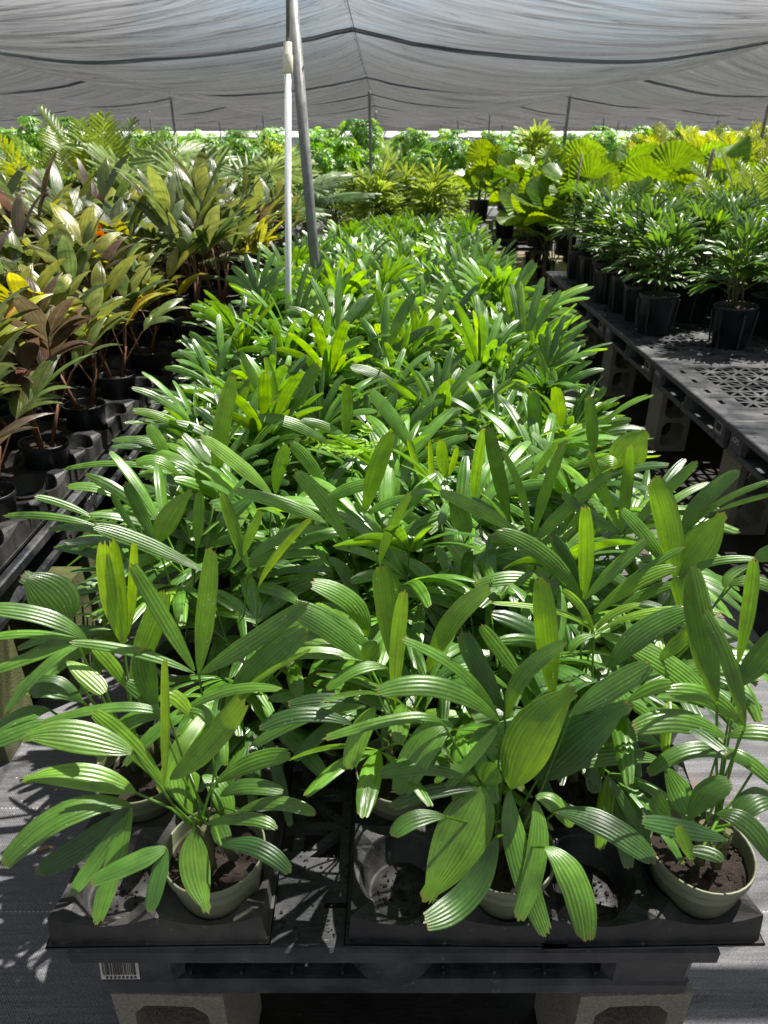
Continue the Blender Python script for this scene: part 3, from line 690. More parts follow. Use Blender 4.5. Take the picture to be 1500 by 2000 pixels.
# ================================================================== CENTRE BENCH
GC = 'pallets of the centre bench'
def cshift(Y): return 0.015 + .055 * max(0, Y - 2.0) ** .9
cp = []
for i in range(6):
    y = .674 + 1.205 * i; x = cshift(y)
    p_ = pallet('c', x, y, '%s black plastic pallet of the centre bench, counted from the camera' % nth(i), GC)
    cp.append(p_)
    if i == 0:
        for nm, sx in (('a', -.448),):
            o = put(BC, 'barcode_label', p_, (-.447, .0085, DT - .070)); o.rotation_euler = (R(-4), R(3), R(2)); o.scale = (1.0, 1, 1.0)
    if i > 0:     # second stack of pallets beside it widens the bench
        pass
    for sx in (-1, 1):
        block(x + sx * (.40) - (.01 if sx > 0 else 0) + .02, y + .006, 'pale hollow block on end under the %s side of the %s centre pallet' % ('left' if sx < 0 else 'right', nth(i)), 'blocks under the centre bench', rz=R(1.5 * sx))
COLS0 = [-.434, -.271, .032, .193, .347, .507]
def ccols(Y):
    lo = [(0, -.44), (1.9, -.50), (2.8, -.54), (4.8, -.42), (6.2, -.16), (7.8, .02)]
    hi = [(0, .507), (1.9, .50), (2.8, .52), (5, .62), (7.8, .78)]
    def it(t, y):
        for (a, b), (c, d) in zip(t[:-1], t[1:]):
            if y <= c: return b + (d - b) * max(0, (y - a)) / (c - a)
        return t[-1][1]
    a, b = it(lo, Y), it(hi, Y); n = int(round((b - a) / .17))
    return [a + (b - a) * k / n for k in range(n + 1)]
for nm, xc, me in (('left', -.3525, TR23w), ('middle', .1125, TR23), ('right', .418, TR23)):
    for j in range(2):
        tray(me, xc, .757 + .51 * j, 'grey plastic pot tray on the %s of the nearest pallet, %s' % (nm, 'at the front edge' if j == 0 else 'behind the front one'), 'pot trays on the centre bench', rz=R({'left': .8, 'middle': -.6, 'right': 1.2}[nm]))
for j in range(13):
    Y = 1.86 + .48 * j; cs = ccols(Y + .2); a, b = cs[0], cs[-1]
    for q in range(3):
        x = a + .08 + (b - a - .16) * q / 2
        tray(TR23, x, Y, 'grey pot tray under foliage, %s in the %s tray row of the centre bench' % (nth(q), nth(j + 2)), 'pot trays on the centre bench')
cpots = []
r_ = 0; Y = .757
while Y < 7.35:
    cols = COLS0 if Y < 1.7 else ccols(Y)
    k = 0
    for c, x in enumerate(cols):
        if (r_ + c) % 2 == 1:
            cpots.append([x, Y, r_, k]); k += 1
    r_ += 1; Y += .163
jr = random.Random(3)
for p_ in cpots:
    if p_[2] > 0: p_[0] += jr.uniform(-.012, .012); p_[1] += jr.uniform(-.012, .012)
HZ = .556
# ---- leaves measured on the photograph: 'bx by mx my tx ty width kind', hub height z given per block
HERO = """
Z .83 A
320 1535 322 1430 321 1295 22 y
320 1532 255 1455 187 1395 46 y
332 1522 400 1460 472 1372 64 y
Z .92 A
330 1402 240 1380 90 1408 26 s
332 1398 250 1410 193 1482 40 s
345 1395 390 1385 418 1425 34 s
345 1397 440 1350 542 1345 26 s
378 1405 350 1368 318 1352 36 Y
262 1470 140 1436 50 1441 64 e
Z .80 A
265 1548 160 1515 48 1523 52 e
Z .79 A
255 1572 130 1588 8 1685 62 s
250 1580 180 1640 75 1700 60 d
257 1578 225 1680 190 1798 46 s
250 1590 195 1670 142 1742 40 d
Z .78 A
378 1625 382 1700 405 1778 62 e
325 1655 310 1710 293 1778 42 d
325 1655 270 1680 180 1720 48 d
432 1652 500 1655 563 1700 44 d
365 1495 360 1530 375 1585 64 e
395 1515 430 1545 445 1590 50 s
420 1590 430 1620 440 1648 45 s
400 1610 480 1598 536 1615 32 s
465 1585 540 1568 612 1588 34 s
430 1555 480 1535 550 1545 40 s
420 1530 490 1490 564 1475 44 s
Z .96 B
388 1315 400 1200 412 1078 50 s
380 1310 325 1215 260 1107 38 s
380 1315 270 1275 142 1255 26 s
392 1315 480 1260 595 1182 46 s
Z .90 B
242 1260 215 1160 205 1065 50 Y
246 1255 235 1160 222 1058 30 Y
250 1240 258 1160 262 1065 24 Y
248 1345 220 1300 185 1265 34 y
255 1330 290 1240 318 1160 58 s
305 1385 285 1320 280 1270 60 s
310 1385 280 1355 250 1335 40 d
160 1370 105 1340 58 1350 60 d
95 1385 40 1400 -20 1440 45 d
110 1410 50 1425 -20 1455 40 d
440 1390 500 1310 590 1235 68 d
425 1400 500 1330 598 1272 14 Y
Z 1.0 B
170 1250 90 1205 -30 1188 42 s
160 1250 60 1238 -30 1248 22 s
145 1257 70 1280 -10 1310 28 s
155 1262 90 1300 13 1387 26 s
130 1292 170 1320 203 1352 44 y
132 1215 100 1165 45 1125 96 o
Z .92 C
708 1288 650 1235 575 1192 54 s
730 1270 660 1220 580 1180 40 s
716 1245 690 1180 612 1140 54 s
712 1295 725 1270 735 1255 44 e
757 1305 700 1305 640 1345 32 s
637 1088 600 1120 565 1155 36 s
640 1088 675 1120 694 1180 34 s
632 1083 560 1080 490 1105 28 s
765 1290 755 1190 743 1110 54 s
790 1180 775 1150 750 1108 30 s
772 1372 775 1270 788 1160 38 y
975 1410 870 1345 742 1350 50 s
732 1382 705 1430 683 1498 54 y
715 1380 610 1395 497 1455 32 s
700 1375 640 1365 565 1375 32 d
690 1415 600 1395 512 1420 38 d
865 1412 790 1402 640 1440 28 s
Z .82 M
998 1540 1035 1440 1118 1347 98 E
1050 1522 1120 1440 1225 1378 108 D
995 1545 1010 1660 1063 1818 60 s
1045 1565 1050 1660 1015 1790 52 s
1045 1555 1085 1570 1118 1610 46 s
1085 1585 1180 1610 1275 1678 62 d
1065 1655 1120 1720 1145 1832 72 s
945 1538 900 1640 833 1755 112 e
945 1530 955 1510 965 1492 60 e
938 1532 850 1495 745 1510 50 s
935 1540 850 1545 768 1575 36 d
970 1635 920 1740 835 1800 70 d
870 1595 810 1600 768 1630 44 d
Z .90 M
982 1410 930 1470 875 1535 30 s
991 1401 1020 1320 1100 1258 44 s
885 1415 830 1450 780 1550 78 s
835 1312 880 1215 953 1150 54 y
975 1405 905 1315 790 1250 26 s
985 1390 940 1310 905 1240 52 d
1022 1330 985 1280 942 1225 36 s
1080 1360 1068 1250 1058 1135 58 s
1000 1350 940 1310 893 1305 20 s
915 1160 912 1120 916 1077 34 d
1092 1165 1020 1130 935 1142 36 s
915 1168 870 1155 825 1150 18 s
Z .98 M
1137 1172 1070 1090 980 1040 46 s
1139 1170 1145 1090 1143 995 38 s
1142 1172 1200 1110 1262 1055 34 s
1135 1160 1110 1100 1080 1048 36 d
1160 1232 1135 1185 1100 1153 20 Y
1155 1232 1090 1195 965 1178 14 Y
1163 1233 1195 1200 1247 1180 20 Y
1163 1236 1270 1195 1404 1197 18 Y
1172 1238 1290 1290 1385 1370 58 s
1165 1240 1130 1250 1115 1272 22 s
Z 1.0 J
1318 1130 1310 1040 1280 938 60 s
1308 1115 1265 1050 1217 998 36 s
1325 1125 1365 1070 1412 1005 74 o
1335 1045 1365 985 1437 923 42 s
1338 1045 1400 985 1510 938 16 s
1395 1000 1450 980 1510 965 12 s
1330 1128 1390 1098 1472 1092 20 s
1225 1040 1290 970 1358 905 28 s
1214 1040 1222 970 1232 875 30 s
1210 1035 1180 960 1152 885 24 s
1205 1038 1160 1010 1100 965 34 s
Z .98 J
1205 925 1230 880 1262 845 74 O
1150 935 1180 905 1203 905 34 y
1096 838 1092 800 1085 758 36 y
1045 870 1045 820 1040 767 36 d
1158 890 1157 840 1150 775 30 d
925 980 930 920 943 843 26 s
995 1020 975 930 955 838 36 s
1035 1045 1018 960 983 882 20 s
1042 1045 1065 960 1100 868 28 s
1020 968 1055 910 1088 865 18 s
1050 1055 1095 1005 1190 925 34 s
1020 1045 945 1000 862 962 34 y
845 970 843 920 840 863 15 Y
832 960 815 910 798 862 16 Y
873 935 865 900 862 862 30 y
877 930 885 905 893 875 16 Y
917 1045 900 1010 878 980 42 o
912 748 893 748 878 765 26 e
Z .98 K
425 940 430 850 455 737 44 s
450 820 470 780 482 757 22 y
540 810 505 755 472 690 24 s
545 812 535 760 520 700 22 s
558 815 590 765 618 712 34 d
675 860 678 810 678 755 30 s
810 885 770 820 725 765 38 s
800 785 750 740 688 716 28 s
645 870 580 830 508 815 30 s
685 865 640 835 590 822 24 s
530 965 470 910 398 855 38 y
538 965 545 915 560 872 34 s
640 960 605 905 570 868 34 s
680 1065 635 985 580 925 40 s
635 1020 560 985 463 960 34 s
710 1005 735 920 762 850 46 s
620 990 680 955 733 945 32 s
485 1110 460 1040 436 970 32 s
450 1110 480 1060 508 1000 26 s
712 1008 750 985 800 970 22 s
742 1100 760 1040 800 965 26 s
505 1145 540 1085 604 1015 20 Y
640 1030 560 1045 492 1088 28 s
430 938 450 942 470 955 26 e
Z .96 L
400 1115 280 1060 190 1030 40 s
195 1030 110 1010 14 1007 20 s
185 1012 125 985 70 970 20 s
262 1003 190 1005 112 1035 20 s
215 1050 170 1050 137 1062 16 s
230 1010 190 1040 155 1073 18 s
258 985 200 955 135 950 26 s
335 925 240 905 130 915 15 s
352 932 310 900 267 905 28 s
330 900 310 860 290 832 34 s
307 1060 330 1010 372 960 46 O
300 1050 275 1000 247 945 32 d
268 1040 242 1005 220 965 18 d
385 1070 387 1020 390 965 28 s
380 845 320 815 262 802 22 y
330 880 280 860 222 860 20 s
Z .95 R
1163 1198 1240 1140 1314 1110 36 y
1163 1190 1250 1120 1332 1070 20 s
1212 1185 1265 1158 1315 1142 28 s
1400 1370 1375 1240 1352 1115 74 s
1355 1250 1335 1180 1318 1130 34 s
1455 1420 1430 1310 1380 1200 38 s
1440 1300 1462 1190 1472 1097 34 d
1440 1340 1480 1290 1530 1230 60 d
1475 1092 1500 1080 1560 1050 38 s
1475 1100 1430 1120 1418 1145 24 s
1420 1145 1470 1135 1530 1160 30 s
1190 1305 1250 1240 1340 1195 60 d
1285 1290 1320 1260 1352 1230 34 y
1115 1395 1190 1345 1265 1300 60 d
1225 1370 1270 1345 1310 1335 32 s
1228 1370 1250 1385 1270 1400 26 s
Z .90 R
1450 1418 1390 1365 1308 1350 48 s
1418 1440 1330 1408 1243 1422 58 s
1422 1440 1480 1430 1560 1450 40 s
Z .82 R
1475 1500 1370 1462 1270 1508 40 d
1300 1500 1330 1550 1347 1590 62 s
1345 1600 1380 1550 1425 1530 60 s
1420 1640 1340 1620 1258 1605 46 d
1350 1680 1340 1650 1325 1615 30 s
1310 1600 1290 1575 1280 1555 50 d
1400 1590 1460 1610 1510 1680 50 d
1330 1660 1380 1665 1410 1680 32 d
1400 1475 1450 1480 1510 1530 36 s
1520 1560 1480 1560 1440 1590 60 d
1180 1515 1215 1560 1238 1610 26 d
1155 1500 1160 1525 1163 1548 40 d
1290 1485 1210 1475 1135 1490 46 s
1290 1455 1230 1430 1195 1450 40 s
"""
hero = {}
zb = .9
fixedpot = {}
for ln in HERO.strip().splitlines():
    f = ln.split()
    if f[0] == 'Z': zb = float(f[1]); grp = f[2]; continue
    bx, by, mx_, my_, tx, ty, wd = map(float, f[:7]); kd = f[7]
    lo = zb
    B = at_Z(bx, by, lo)
    # upright leaves keep their distance or lean back; leaves pointing down the picture come forward
    dx, dyp = tx - bx, ty - by; L2 = math.hypot(dx, dyp); upn = -dyp / L2
    D = depth(B); Lm = L2 / FPX * D
    Yt = B.y + (.10 * Lm * upn if upn > 0 else .62 * Lm * upn) + (.0 if abs(upn) > .5 else -.12 * Lm)
    Yt = max(Yt, B.y - .16)
    T = at_Y(tx, ty, Yt); Mid = at_Y(mx_, my_, (B.y + Yt) / 2 + (.02 * Lm))
    Cc = Mid * 2 - (B + T) / 2
    best = min(cpots, key=lambda p: math.hypot(p[0] - B.x, (p[1] - B.y) * 1.0 - .02))
    hero.setdefault((best[2], best[3]), []).append((B, Cc, T, wd / FPX * D, kd, best))
def hero_mesh(key, lst):
    F = MB(); rng = random.Random(hash(key) & 255 if False else key[0] * 31 + key[1] * 7 + 1)
    best = lst[0][5]; O = Vector((best[0], best[1], HZ)); camv = Vector((0, 0, CAMH))
    hubs = []
    for (B, Cc, T, wd, kd, _) in lst:
        Mid = (B + T) / 4 + Cc / 2
        view = (camv - Mid).normalized(); t = (T - B).normalized()
        hint = (view * .95 + UP * .40 + Vector((rng.uniform(-.25, .25), rng.uniform(-.1, .1), 0))).normalized()
        side = t.cross(hint).normalized(); vs_ = t.cross(view).normalized(); cosw = max(.7, abs(side.dot(vs_)))
        y, b = {'y': (.40, .6), 'Y': (.85, .7), 's': (.06, .55), 'd': (0, .1), 'e': (.22, .6), 'E': (.35, .5), 'D': (0, .2), 'o': (.10, .4), 'O': (.65, .6)}[kd]  # dark kind also covers shaded leaves, their shade put into the tint
        y += rng.uniform(-.04, .08)
        shp = ellip if kd in 'eEDoO' else blade
        ribs = max(3, min(12, round(wd / .0068)))
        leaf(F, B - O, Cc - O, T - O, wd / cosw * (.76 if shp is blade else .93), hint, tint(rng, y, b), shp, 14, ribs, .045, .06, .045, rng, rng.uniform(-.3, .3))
        for h in hubs:
            if (h - B).length < .045: break
        else: hubs.append(B)
    for h in hubs:       # stalks from the hub down to a cane
        e = h - O; s = Vector((rng.uniform(-.02, .02), rng.uniform(-.02, .02), .13 + rng.uniform(0, .06)))
        if e.z < .16: s.z = max(.125, e.z - .02)
        hz = Vector((e.x, e.y, 0)).length
        m1 = s.lerp(e, .5) + Vector((0, 0, -.02 if e.z > .25 else .02))
        F.tube([s, s.lerp(m1, .6), m1, e], [.0027, .0023, .0020, .0018], 6, False, col=(.2, .5, 0))
    return F
def cane_mesh(seed, n=3, h=.10):
    S = MB(); rng = random.Random(seed)
    for k in range(n):
        a = rng.uniform(0, 6.28); r = rng.uniform(.005, .035); b = Vector((r * math.cos(a), r * math.sin(a), .10)); t = b + Vector((rng.uniform(-.02, .02), rng.uniform(-.02, .02), h * rng.uniform(.6, 1.2)))
        S.tube([b, b.lerp(t, .3), b.lerp(t, .34), b.lerp(t, .6), b.lerp(t, .64), t], [.009, .008, .0095, .0075, .009, .006], 7)
        for q in range(6):
            z = b.lerp(t, rng.uniform(.2, .9)); d = sph(rng.uniform(0, 6.28), R(60)); S.tube([z, z + d * rng.uniform(.015, .03)], [.003, .0008], 4, False)
    return S.build('cane', MT['stem'], link=False)
RV = []
for s in range(12):
    F, S = rhapis(100 + s, h=.20 + .02 * (s % 5), nst=3, nf=5, L=.26, wd=.030, segs=(4, 8), spread=1.05, ribs=3, erect=8)
    RV.append((F.build('foliage', MT['rhapis'], link=False), S.build('cane', MT['stem'], link=False)))
RL = []
for s in range(4):       # low fill for plants whose upper leaves are measured
    F, S = rhapis(300 + s, h=.15, nst=2, nf=5, L=.19, wd=.026, top=.6)
    RL.append(F.build('foliage', MT['rhapis'], link=False))
RM = []
for s in range(4):
    F, S = rhapis(340 + s, h=.19, nst=3, nf=5, L=.235, wd=.026, segs=(4, 7), top=.85)
    RM.append(F.build('foliage', MT['rhapis'], link=False))
CN = [cane_mesh(s) for s in range(4)]
rr = random.Random(77)
GP = 'young lady palms in olive pots on the centre bench'
nrows = max(p[2] for p in cpots)
for (x, Y, ri, k) in cpots:
    key = (ri, k); lst = hero.get(key, [])
    if ri == 0:
        lb = ['leafy young lady palm in olive pot at the front left tray', 'young lady palm with very broad drooping leaves in the front middle tray', 'sparse young lady palm in olive pot at the front right corner'][k]
    else: lb = 'ribbed green lady palm, %s from left in the %s row of the centre bench' % (nth(k), nth(ri))
    rz = rr.uniform(0, 6.28)
    if ri == 0 or lst and Y < 2.3:
        r = potted('lady_palm', (x, Y, HZ), 0, [('pot', ME_POT, 0), ('soil', ME_SOIL, 0)], lb, 'potted palm', GP)
        if ri == 0: r.location.z -= 0
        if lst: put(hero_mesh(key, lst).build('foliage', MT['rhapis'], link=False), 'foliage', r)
        put(rr.choice(CN), 'cane', r)
        if ri > 0 and not (ri == 1 and x < -.38):
            o = put(rr.choice(RM if Y > 1.2 else RL), 'foliage', r, (0, 0, .10)); o.rotation_euler = (0, 0, rz); o.name = 'lower_foliage'
            if Y > 1.6:
                f, s = rr.choice(RV); o = put(f, 'inner_foliage', r, (0, .02, .07)); o.rotation_euler = (0, 0, rz + 2); o.scale = (.78,) * 3
    else:
        f, s = rr.choice(RV); far = Y > 3
        sc_ = rr.uniform(.86, 1.08) * (.9 if Y < 2.3 else max(.74, 1.0 - .07 * (Y - 2.3)))
        r = potted('lady_palm', (x, Y, HZ), rz, [('pot', ME_POT, 0), ('soil', ME_SOIL, 0), ('cane', s, .11), ('foliage', f, .11)], lb, 'potted palm', GP, sc_, (rr.uniform(-.05, .05), rr.uniform(-.05, .05)))
# small weed seedling growing up between the palms
M = MB(); rng = random.Random(5); hb = at_Y(690, 878, 1.50) - Vector((0, 0, .0)); bs = Vector((hb.x - .01, hb.y, .70))
M.tube([bs, bs.lerp(hb, .5) + Vector((-.006, 0, 0)), hb], [.0022, .0017, .0012], 5, False, col=(.4, .5, 0))
for q in range(7):
    d = sph(q * .9 + .2, R(rng.uniform(-5, 25))); tp = hb + d * rng.uniform(.05, .085); M.tube([hb, tp], .0007, 4, False, col=(.6, .5, 0)); sd_ = d.cross(UP).normalized()
    for e in range(7):
        f0 = hb.lerp(tp, (e + 1) / 7)
        for sg in (-1, 1):
            dd = (sd_ * sg + d * .35 + UP * rng.uniform(-.3, .2)).normalized(); leaf(M, f0, f0 + dd * .008, f0 + dd * .017, .0085, UP, tint(rng, .6, .7), ellip, 3, 1, 0, 0, 0, rng)
tag(M.build('weed_seedling', MT['weed']), 'tiny bright green weed with feathery leaflets poking above the palms', 'weed')

# ================================================================== RIGHT BENCH
GR = 'pallets of the right bench'
RX = 1.555
for j in range(6):
    y = 1.0 + 1.02 * j
    for i in range(3):
        x = RX + .61 + 1.235 * i
        if i == 2 and j < 2: continue
        p_ = pallet('r', x, y, 'black truss pallet, %s from left in the %s row of the right bench' % (nth(i), nth(j)), GR)
        if i == 0:
            o = put(LOGO, 'lettering', p_, (-.6095 + .0045 + .001, .93, DT - .062)); o.rotation_euler = (R(90), 0, R(-90)); tag(o, 'small white lettering on the pallet foot')
            o.location.x = -.6095 + .0085
            o = put(BC, 'barcode_label', p_, (-.6095 + .0085, .085, DT - .066)); o.rotation_euler = (0, 0, R(-90))
for j in range(6):
    y = 1.92 + 1.02 * j
    for i in range(2):
        block(RX + .155 + i * 1.1, y, 'stained hollow block, %s from left in the %s row under the right bench' % (nth(i), nth(j)), 'blocks under the right bench', moss=(j % 2 == 0 and i == 1), rz=R(2 * math.sin(j * 3)))
RR = []
for s in range(7):
    F, S = rhapis(500 + s, h=.30, nst=6, nf=6, L=.185, wd=.019, segs=(5, 8), ribs=2, nl=6, spread=1.1, erect=12)
    RR.append((F.build('foliage', MT['rhapis_dark'], link=False), S.build('cane', MT['stem'], link=False)))
def grid3(pts, fn):
    for (x, y, i, j) in pts: fn(x, y, i, j)
rr = random.Random(11)
pts = []
for j in range(8):
    y = 4.35 + .335 * j
    for i in range(7):
        x = 1.76 + .36 * i + (.02 if j % 2 else 0)
        if j == 0: x = 2.12 + .40 * (i - 1); 
        if j == 0 and i == 0: continue
        if j == 1 and i == 1: y_ = y + .06
        if x > .62 * y + .55: continue
        pts.append((x + rr.uniform(-.025, .025), y + rr.uniform(-.03, .03) + (.27 if j == 0 and i > 1 and False else 0), i, j))
pts = [p for p in pts if not (p[3] == 1 and p[2] == 1)]
for (x, y, i, j) in pts:
    f, s = rr.choice(RR)
    potted('lady_palm', (x, y, DT + .001), rr.uniform(0, 6.28), [('pot', ME_POT3, 0), ('soil', ME_SOIL3, 0), ('cane', s, .22), ('foliage', f, .22)],
           'dark bushy lady palm, %s from left in the %s row of the right bench' % (nth(i), nth(j)), 'potted palm', 'lady palms in big black pots on the right bench', rr.uniform(.95, 1.18), (rr.uniform(-.03, .03), rr.uniform(-.03, .03)))

# ================================================================== LEFT BENCH
def lshift(y): return .06 * max(0, y - 3.0)
GL = 'pallets of the left bench'
for j in range(8):
    y = 1.30 + 1.02 * j
    for i in range(3):
        x = -1.10 - .61 - 1.235 * i + lshift(y)
        p_ = pallet('r', x, y, 'worn black pallet, %s from right in the %s row of the left bench' % (nth(i), nth(j)), GL)
        if i == 0:
            o = put(LOGO, 'lettering', p_, (.6095 - .0085, .085, DT - .062)); o.rotation_euler = (R(90), 0, R(90)); tag(o, 'small white lettering on the pallet foot')
for j in range(9):
    y = 1.32 + 1.02 * j
    for i in range(2):
        block(-1.10 - .125 - i * 1.05 + lshift(y), y - .02 + (.25 if j == 0 else 0), 'mossy hollow block, %s from right in the %s row under the left bench' % (nth(i), nth(j)), 'blocks under the left bench', moss=True, rz=R(2 * math.sin(j * 2)))
block(-1.11, 1.84, 'green mossy hollow block on end at the near corner of the left bench', 'blocks under the left bench', moss=True)
# trays with black pots at the near end
for j in range(4):
    for i in range(3):
        tray(TRB, -1.31 - .40 * i, 1.46 + .76 * j - (.0), 'black pot tray, %s from right in the %s tray row of the left bench' % (nth(i), nth(j)), 'trays on the left bench', rz=R(1.5 * math.sin(i + j * 2)))
def blend_tint(rng, mode):
    if mode == 0: return (rng.uniform(0, .25), rng.uniform(.2, 1), rng.uniform(0, .35))      # olive green
    if mode == 1: return (rng.uniform(0, .15), rng.uniform(.2, 1), rng.uniform(.6, 1))       # bronze / pinkish
    return (rng.uniform(.6, 1), rng.uniform(.4, 1), rng.uniform(0, .15))                      # yellow
def bronze(seed, h=.26, L=.31, nfr=9, wd=.058, e0=30, bias=0):
    """returns foliage, orange foliage, cane"""
    rng = random.Random(seed); F, O, S = MB(), MB(), MB()
    nst = rng.randint(2, 3); az0 = rng.uniform(0, 6)
    for st in range(nst):
        a = az0 + st * 6.28 / nst; b = Vector((.03 * math.cos(a), .03 * math.sin(a), 0)); t = b + Vector((.05 * math.cos(a), .05 * math.sin(a), h * rng.uniform(.6, 1)))
        S.tube([b, b.lerp(t, .5), t], [.011, .009, .006], 7)
        for f in range(nfr // nst + 1):
            q = rng.random() if f else 1.0; q = (f + .5) / (nfr // nst + 1)
            az = a + f * 2.3 + rng.uniform(-.5, .5); el = R(e0 + (86 - e0) * q + rng.uniform(-12, 10))
            o = b.lerp(t, .35 + .65 * q); pl = rng.uniform(.12, .28); d = sph(az, el)
            k = rng.random(); pa, pb = [(.66, .86), (.20, .92), (.30, .40), (.92, .97)][bias]; mode = 0 if k < pa else 1 if k < pb else 2
            T_ = O if rng.random() < (.25 if bias == 2 else .03) and not O.v else F
            h1 = o + d * pl; d2 = sph(az, el - R(22)); rl = rng.uniform(.08, .20); h2 = h1 + d2 * rl
            S.tube([o, o + d * pl * .5, h1, h2], [.0045, .0035, .003, .002], 5, False)
            nrm = sph(az, el - R(22) + math.pi / 2); side = d2.cross(nrm).normalized()
            npair = rng.choice([1, 2, 3, 4])
            for p in range(npair):
                base = h1.lerp(h2, 1 if npair == 1 else (p + .5) / npair) if npair > 1 else h2
                last = p == npair - 1
                for sg in (-1, 1):
                    sp = R(rng.uniform(14, 26)) if last else R(rng.uniform(34, 52))
                    dr = (d2 * math.cos(sp) + side * math.sin(sp) * sg).normalized(); l = L * rng.uniform(.75, 1.1) * (1.0 if last else .85)
                    mid = base + dr * l * .5 + nrm * .02 + UP * .03; tip = base + dr * l - UP * l * rng.uniform(.0, .25) * (1 - .5 * abs(dr.z))
                    leaf(T_, base, mid + UP * .015, tip, wd * rng.uniform(.8, 1.35) * (1.25 if last else .8), (nrm + side * -sg * .3).normalized(), blend_tint(rng, mode), lance if rng.random() < .85 else ellip, 9, 5, .10, .07, .02, rng, rng.uniform(-.3, .3)); T_ = F
    res = [('foliage', F.build('foliage', MT['bronze'], link=False)), ('cane', S.build('cane', MT['redstem'], link=False))]
    if O.v: res.append(('orange_leaf', O.build('orange_leaf', MT['orange'], link=False)))
    return res
BZ = [bronze(20 + s, bias=[0, 3, 0, 3, 2, 1, 0, 3][s]) for s in range(8)]
BZU = [bronze(40 + s, e0=58, nfr=6, L=.29, bias=[1, 0, 2, 3, 0, 3][s]) for s in range(6)]
rr = random.Random(5)
def words_tint(): return
cnt = 0
for j in range(11):
    y = 1.56 + .205 * j
    for i in range(5):
        x = -1.235 - .19 * i + (0 if True else 0)
        if (i + j) % 2 or x < -.62 * y - .55: continue
        v = rr.choice(BZU if i < 2 else BZ); z = DT + .016
        parts = [('pot', ME_POTB, 0), ('soil', ME_SOILB, 0)] + [(n, m, .125) for n, m in v]
        potted('bronze_palm', (x, y, z), rr.uniform(0, 6.28), parts, 'bronze palm in small pot, %s from right in the %s row of the left bench' % (nth(i), nth(j)), 'potted palm', 'bronze leaved palms in small pots on the left bench', rr.uniform(.78, 1.02), (rr.uniform(-.06, .06), rr.uniform(-.06, .06)))
BZ2 = [bronze(60 + s, h=.32, L=.37, nfr=9, wd=.064, bias=[0, 3, 1, 2, 0, 3, 3, 0][s], e0=[30, 50][s % 2]) for s in range(8)]
BZ2U = [bronze(90 + s, h=.34, L=.36, nfr=7, wd=.062, bias=[2, 0, 3, 3, 2][s], e0=60) for s in range(5)]
for j in range(10):
    y = 3.98 + .36 * j
    for i in range(8):
        x = -1.12 - .36 * i + lshift(y) * 1.05 + (.05 if j % 2 else 0)
        if x < -.62 * y - .5: continue
        v = rr.choice(BZ2U if i == 0 else BZ2)
        parts = [('pot', ME_POT3, 0), ('soil', ME_SOIL3, 0)] + [(n, m, .22) for n, m in v]
        potted('bronze_palm', (x + rr.uniform(-.03, .03), y + rr.uniform(-.03, .03), DT + .001), rr.uniform(0, 6.28), parts, 'olive bronze palm in big pot, %s from right in the %s big pot row' % (nth(i), nth(j)), 'potted palm', 'bronze leaved palms in big pots on the left bench', rr.uniform(.70, .98) * (1 - .03 * j), (rr.uniform(-.04, .04), rr.uniform(-.04, .04)))

# ================================================================== FARTHER PLANTS
def fan_disk(M, hub, d, nrm, Rr, spread, nseg, rng, col, split=.45, droop=.12, wave=.03):
    """pleated round fan leaf: joined up to split*R then separate pointed segments"""
    side = d.cross(nrm).normalized(); n0 = len(M.v); nr = 6; N = nseg * 2
    if split >= .85:
        for i in range(nr + 1):
            f = i / nr
            for j in range(N + 1):
                a = (j / N * 2 - 1) * spread; r = Rr * f * (1 - .10 * abs(a) / spread)
                if i == nr: r *= 1.0 + (.015 if j % 2 else -.015) + rng.uniform(-.012, .012)
                p = hub + (d * math.cos(a) + side * math.sin(a)) * r + nrm * ((.0075 if j % 2 else -.0075) * f * Rr / .35 + wave * math.sin(a * 3.1) * f * f) - UP * droop * Rr * f * f
                M.v.append(tuple(p))
        for i in range(nr):
            for j in range(N):
                A = n0 + i * (N + 1) + j
                M.face((A, A + 1, A + N + 2, A + N + 1), uvs=[(j / 2, i / nr), (j / 2 + .5, i / nr), (j / 2 + .5, (i + 1) / nr), (j / 2, (i + 1) / nr)], col=col, smooth=False)
    else:
        for k in range(nseg):
            a = ((k + .5) / nseg * 2 - 1) * spread; dr = d * math.cos(a) + side * math.sin(a); l = Rr * rng.uniform(.9, 1.05) * (1 - .12 * abs(a) / spread)
            w_ = 2 * spread / nseg * Rr * split * 1.05
            base = hub + dr * .01; leaf(M, base, base + dr * l * .5 + nrm * .01, base + dr * l - UP * droop * l * rng.uniform(.5, 1.8), w_, nrm, (col[0], max(0, min(1, col[1] + rng.uniform(-.15, .15))), col[2]), lambda s: min(1, .08 + s / split) * (1 - max(0, (s - split) / (1 - split)) ** 1.6 * .95), 7, 1, .28, 0, 0, rng)
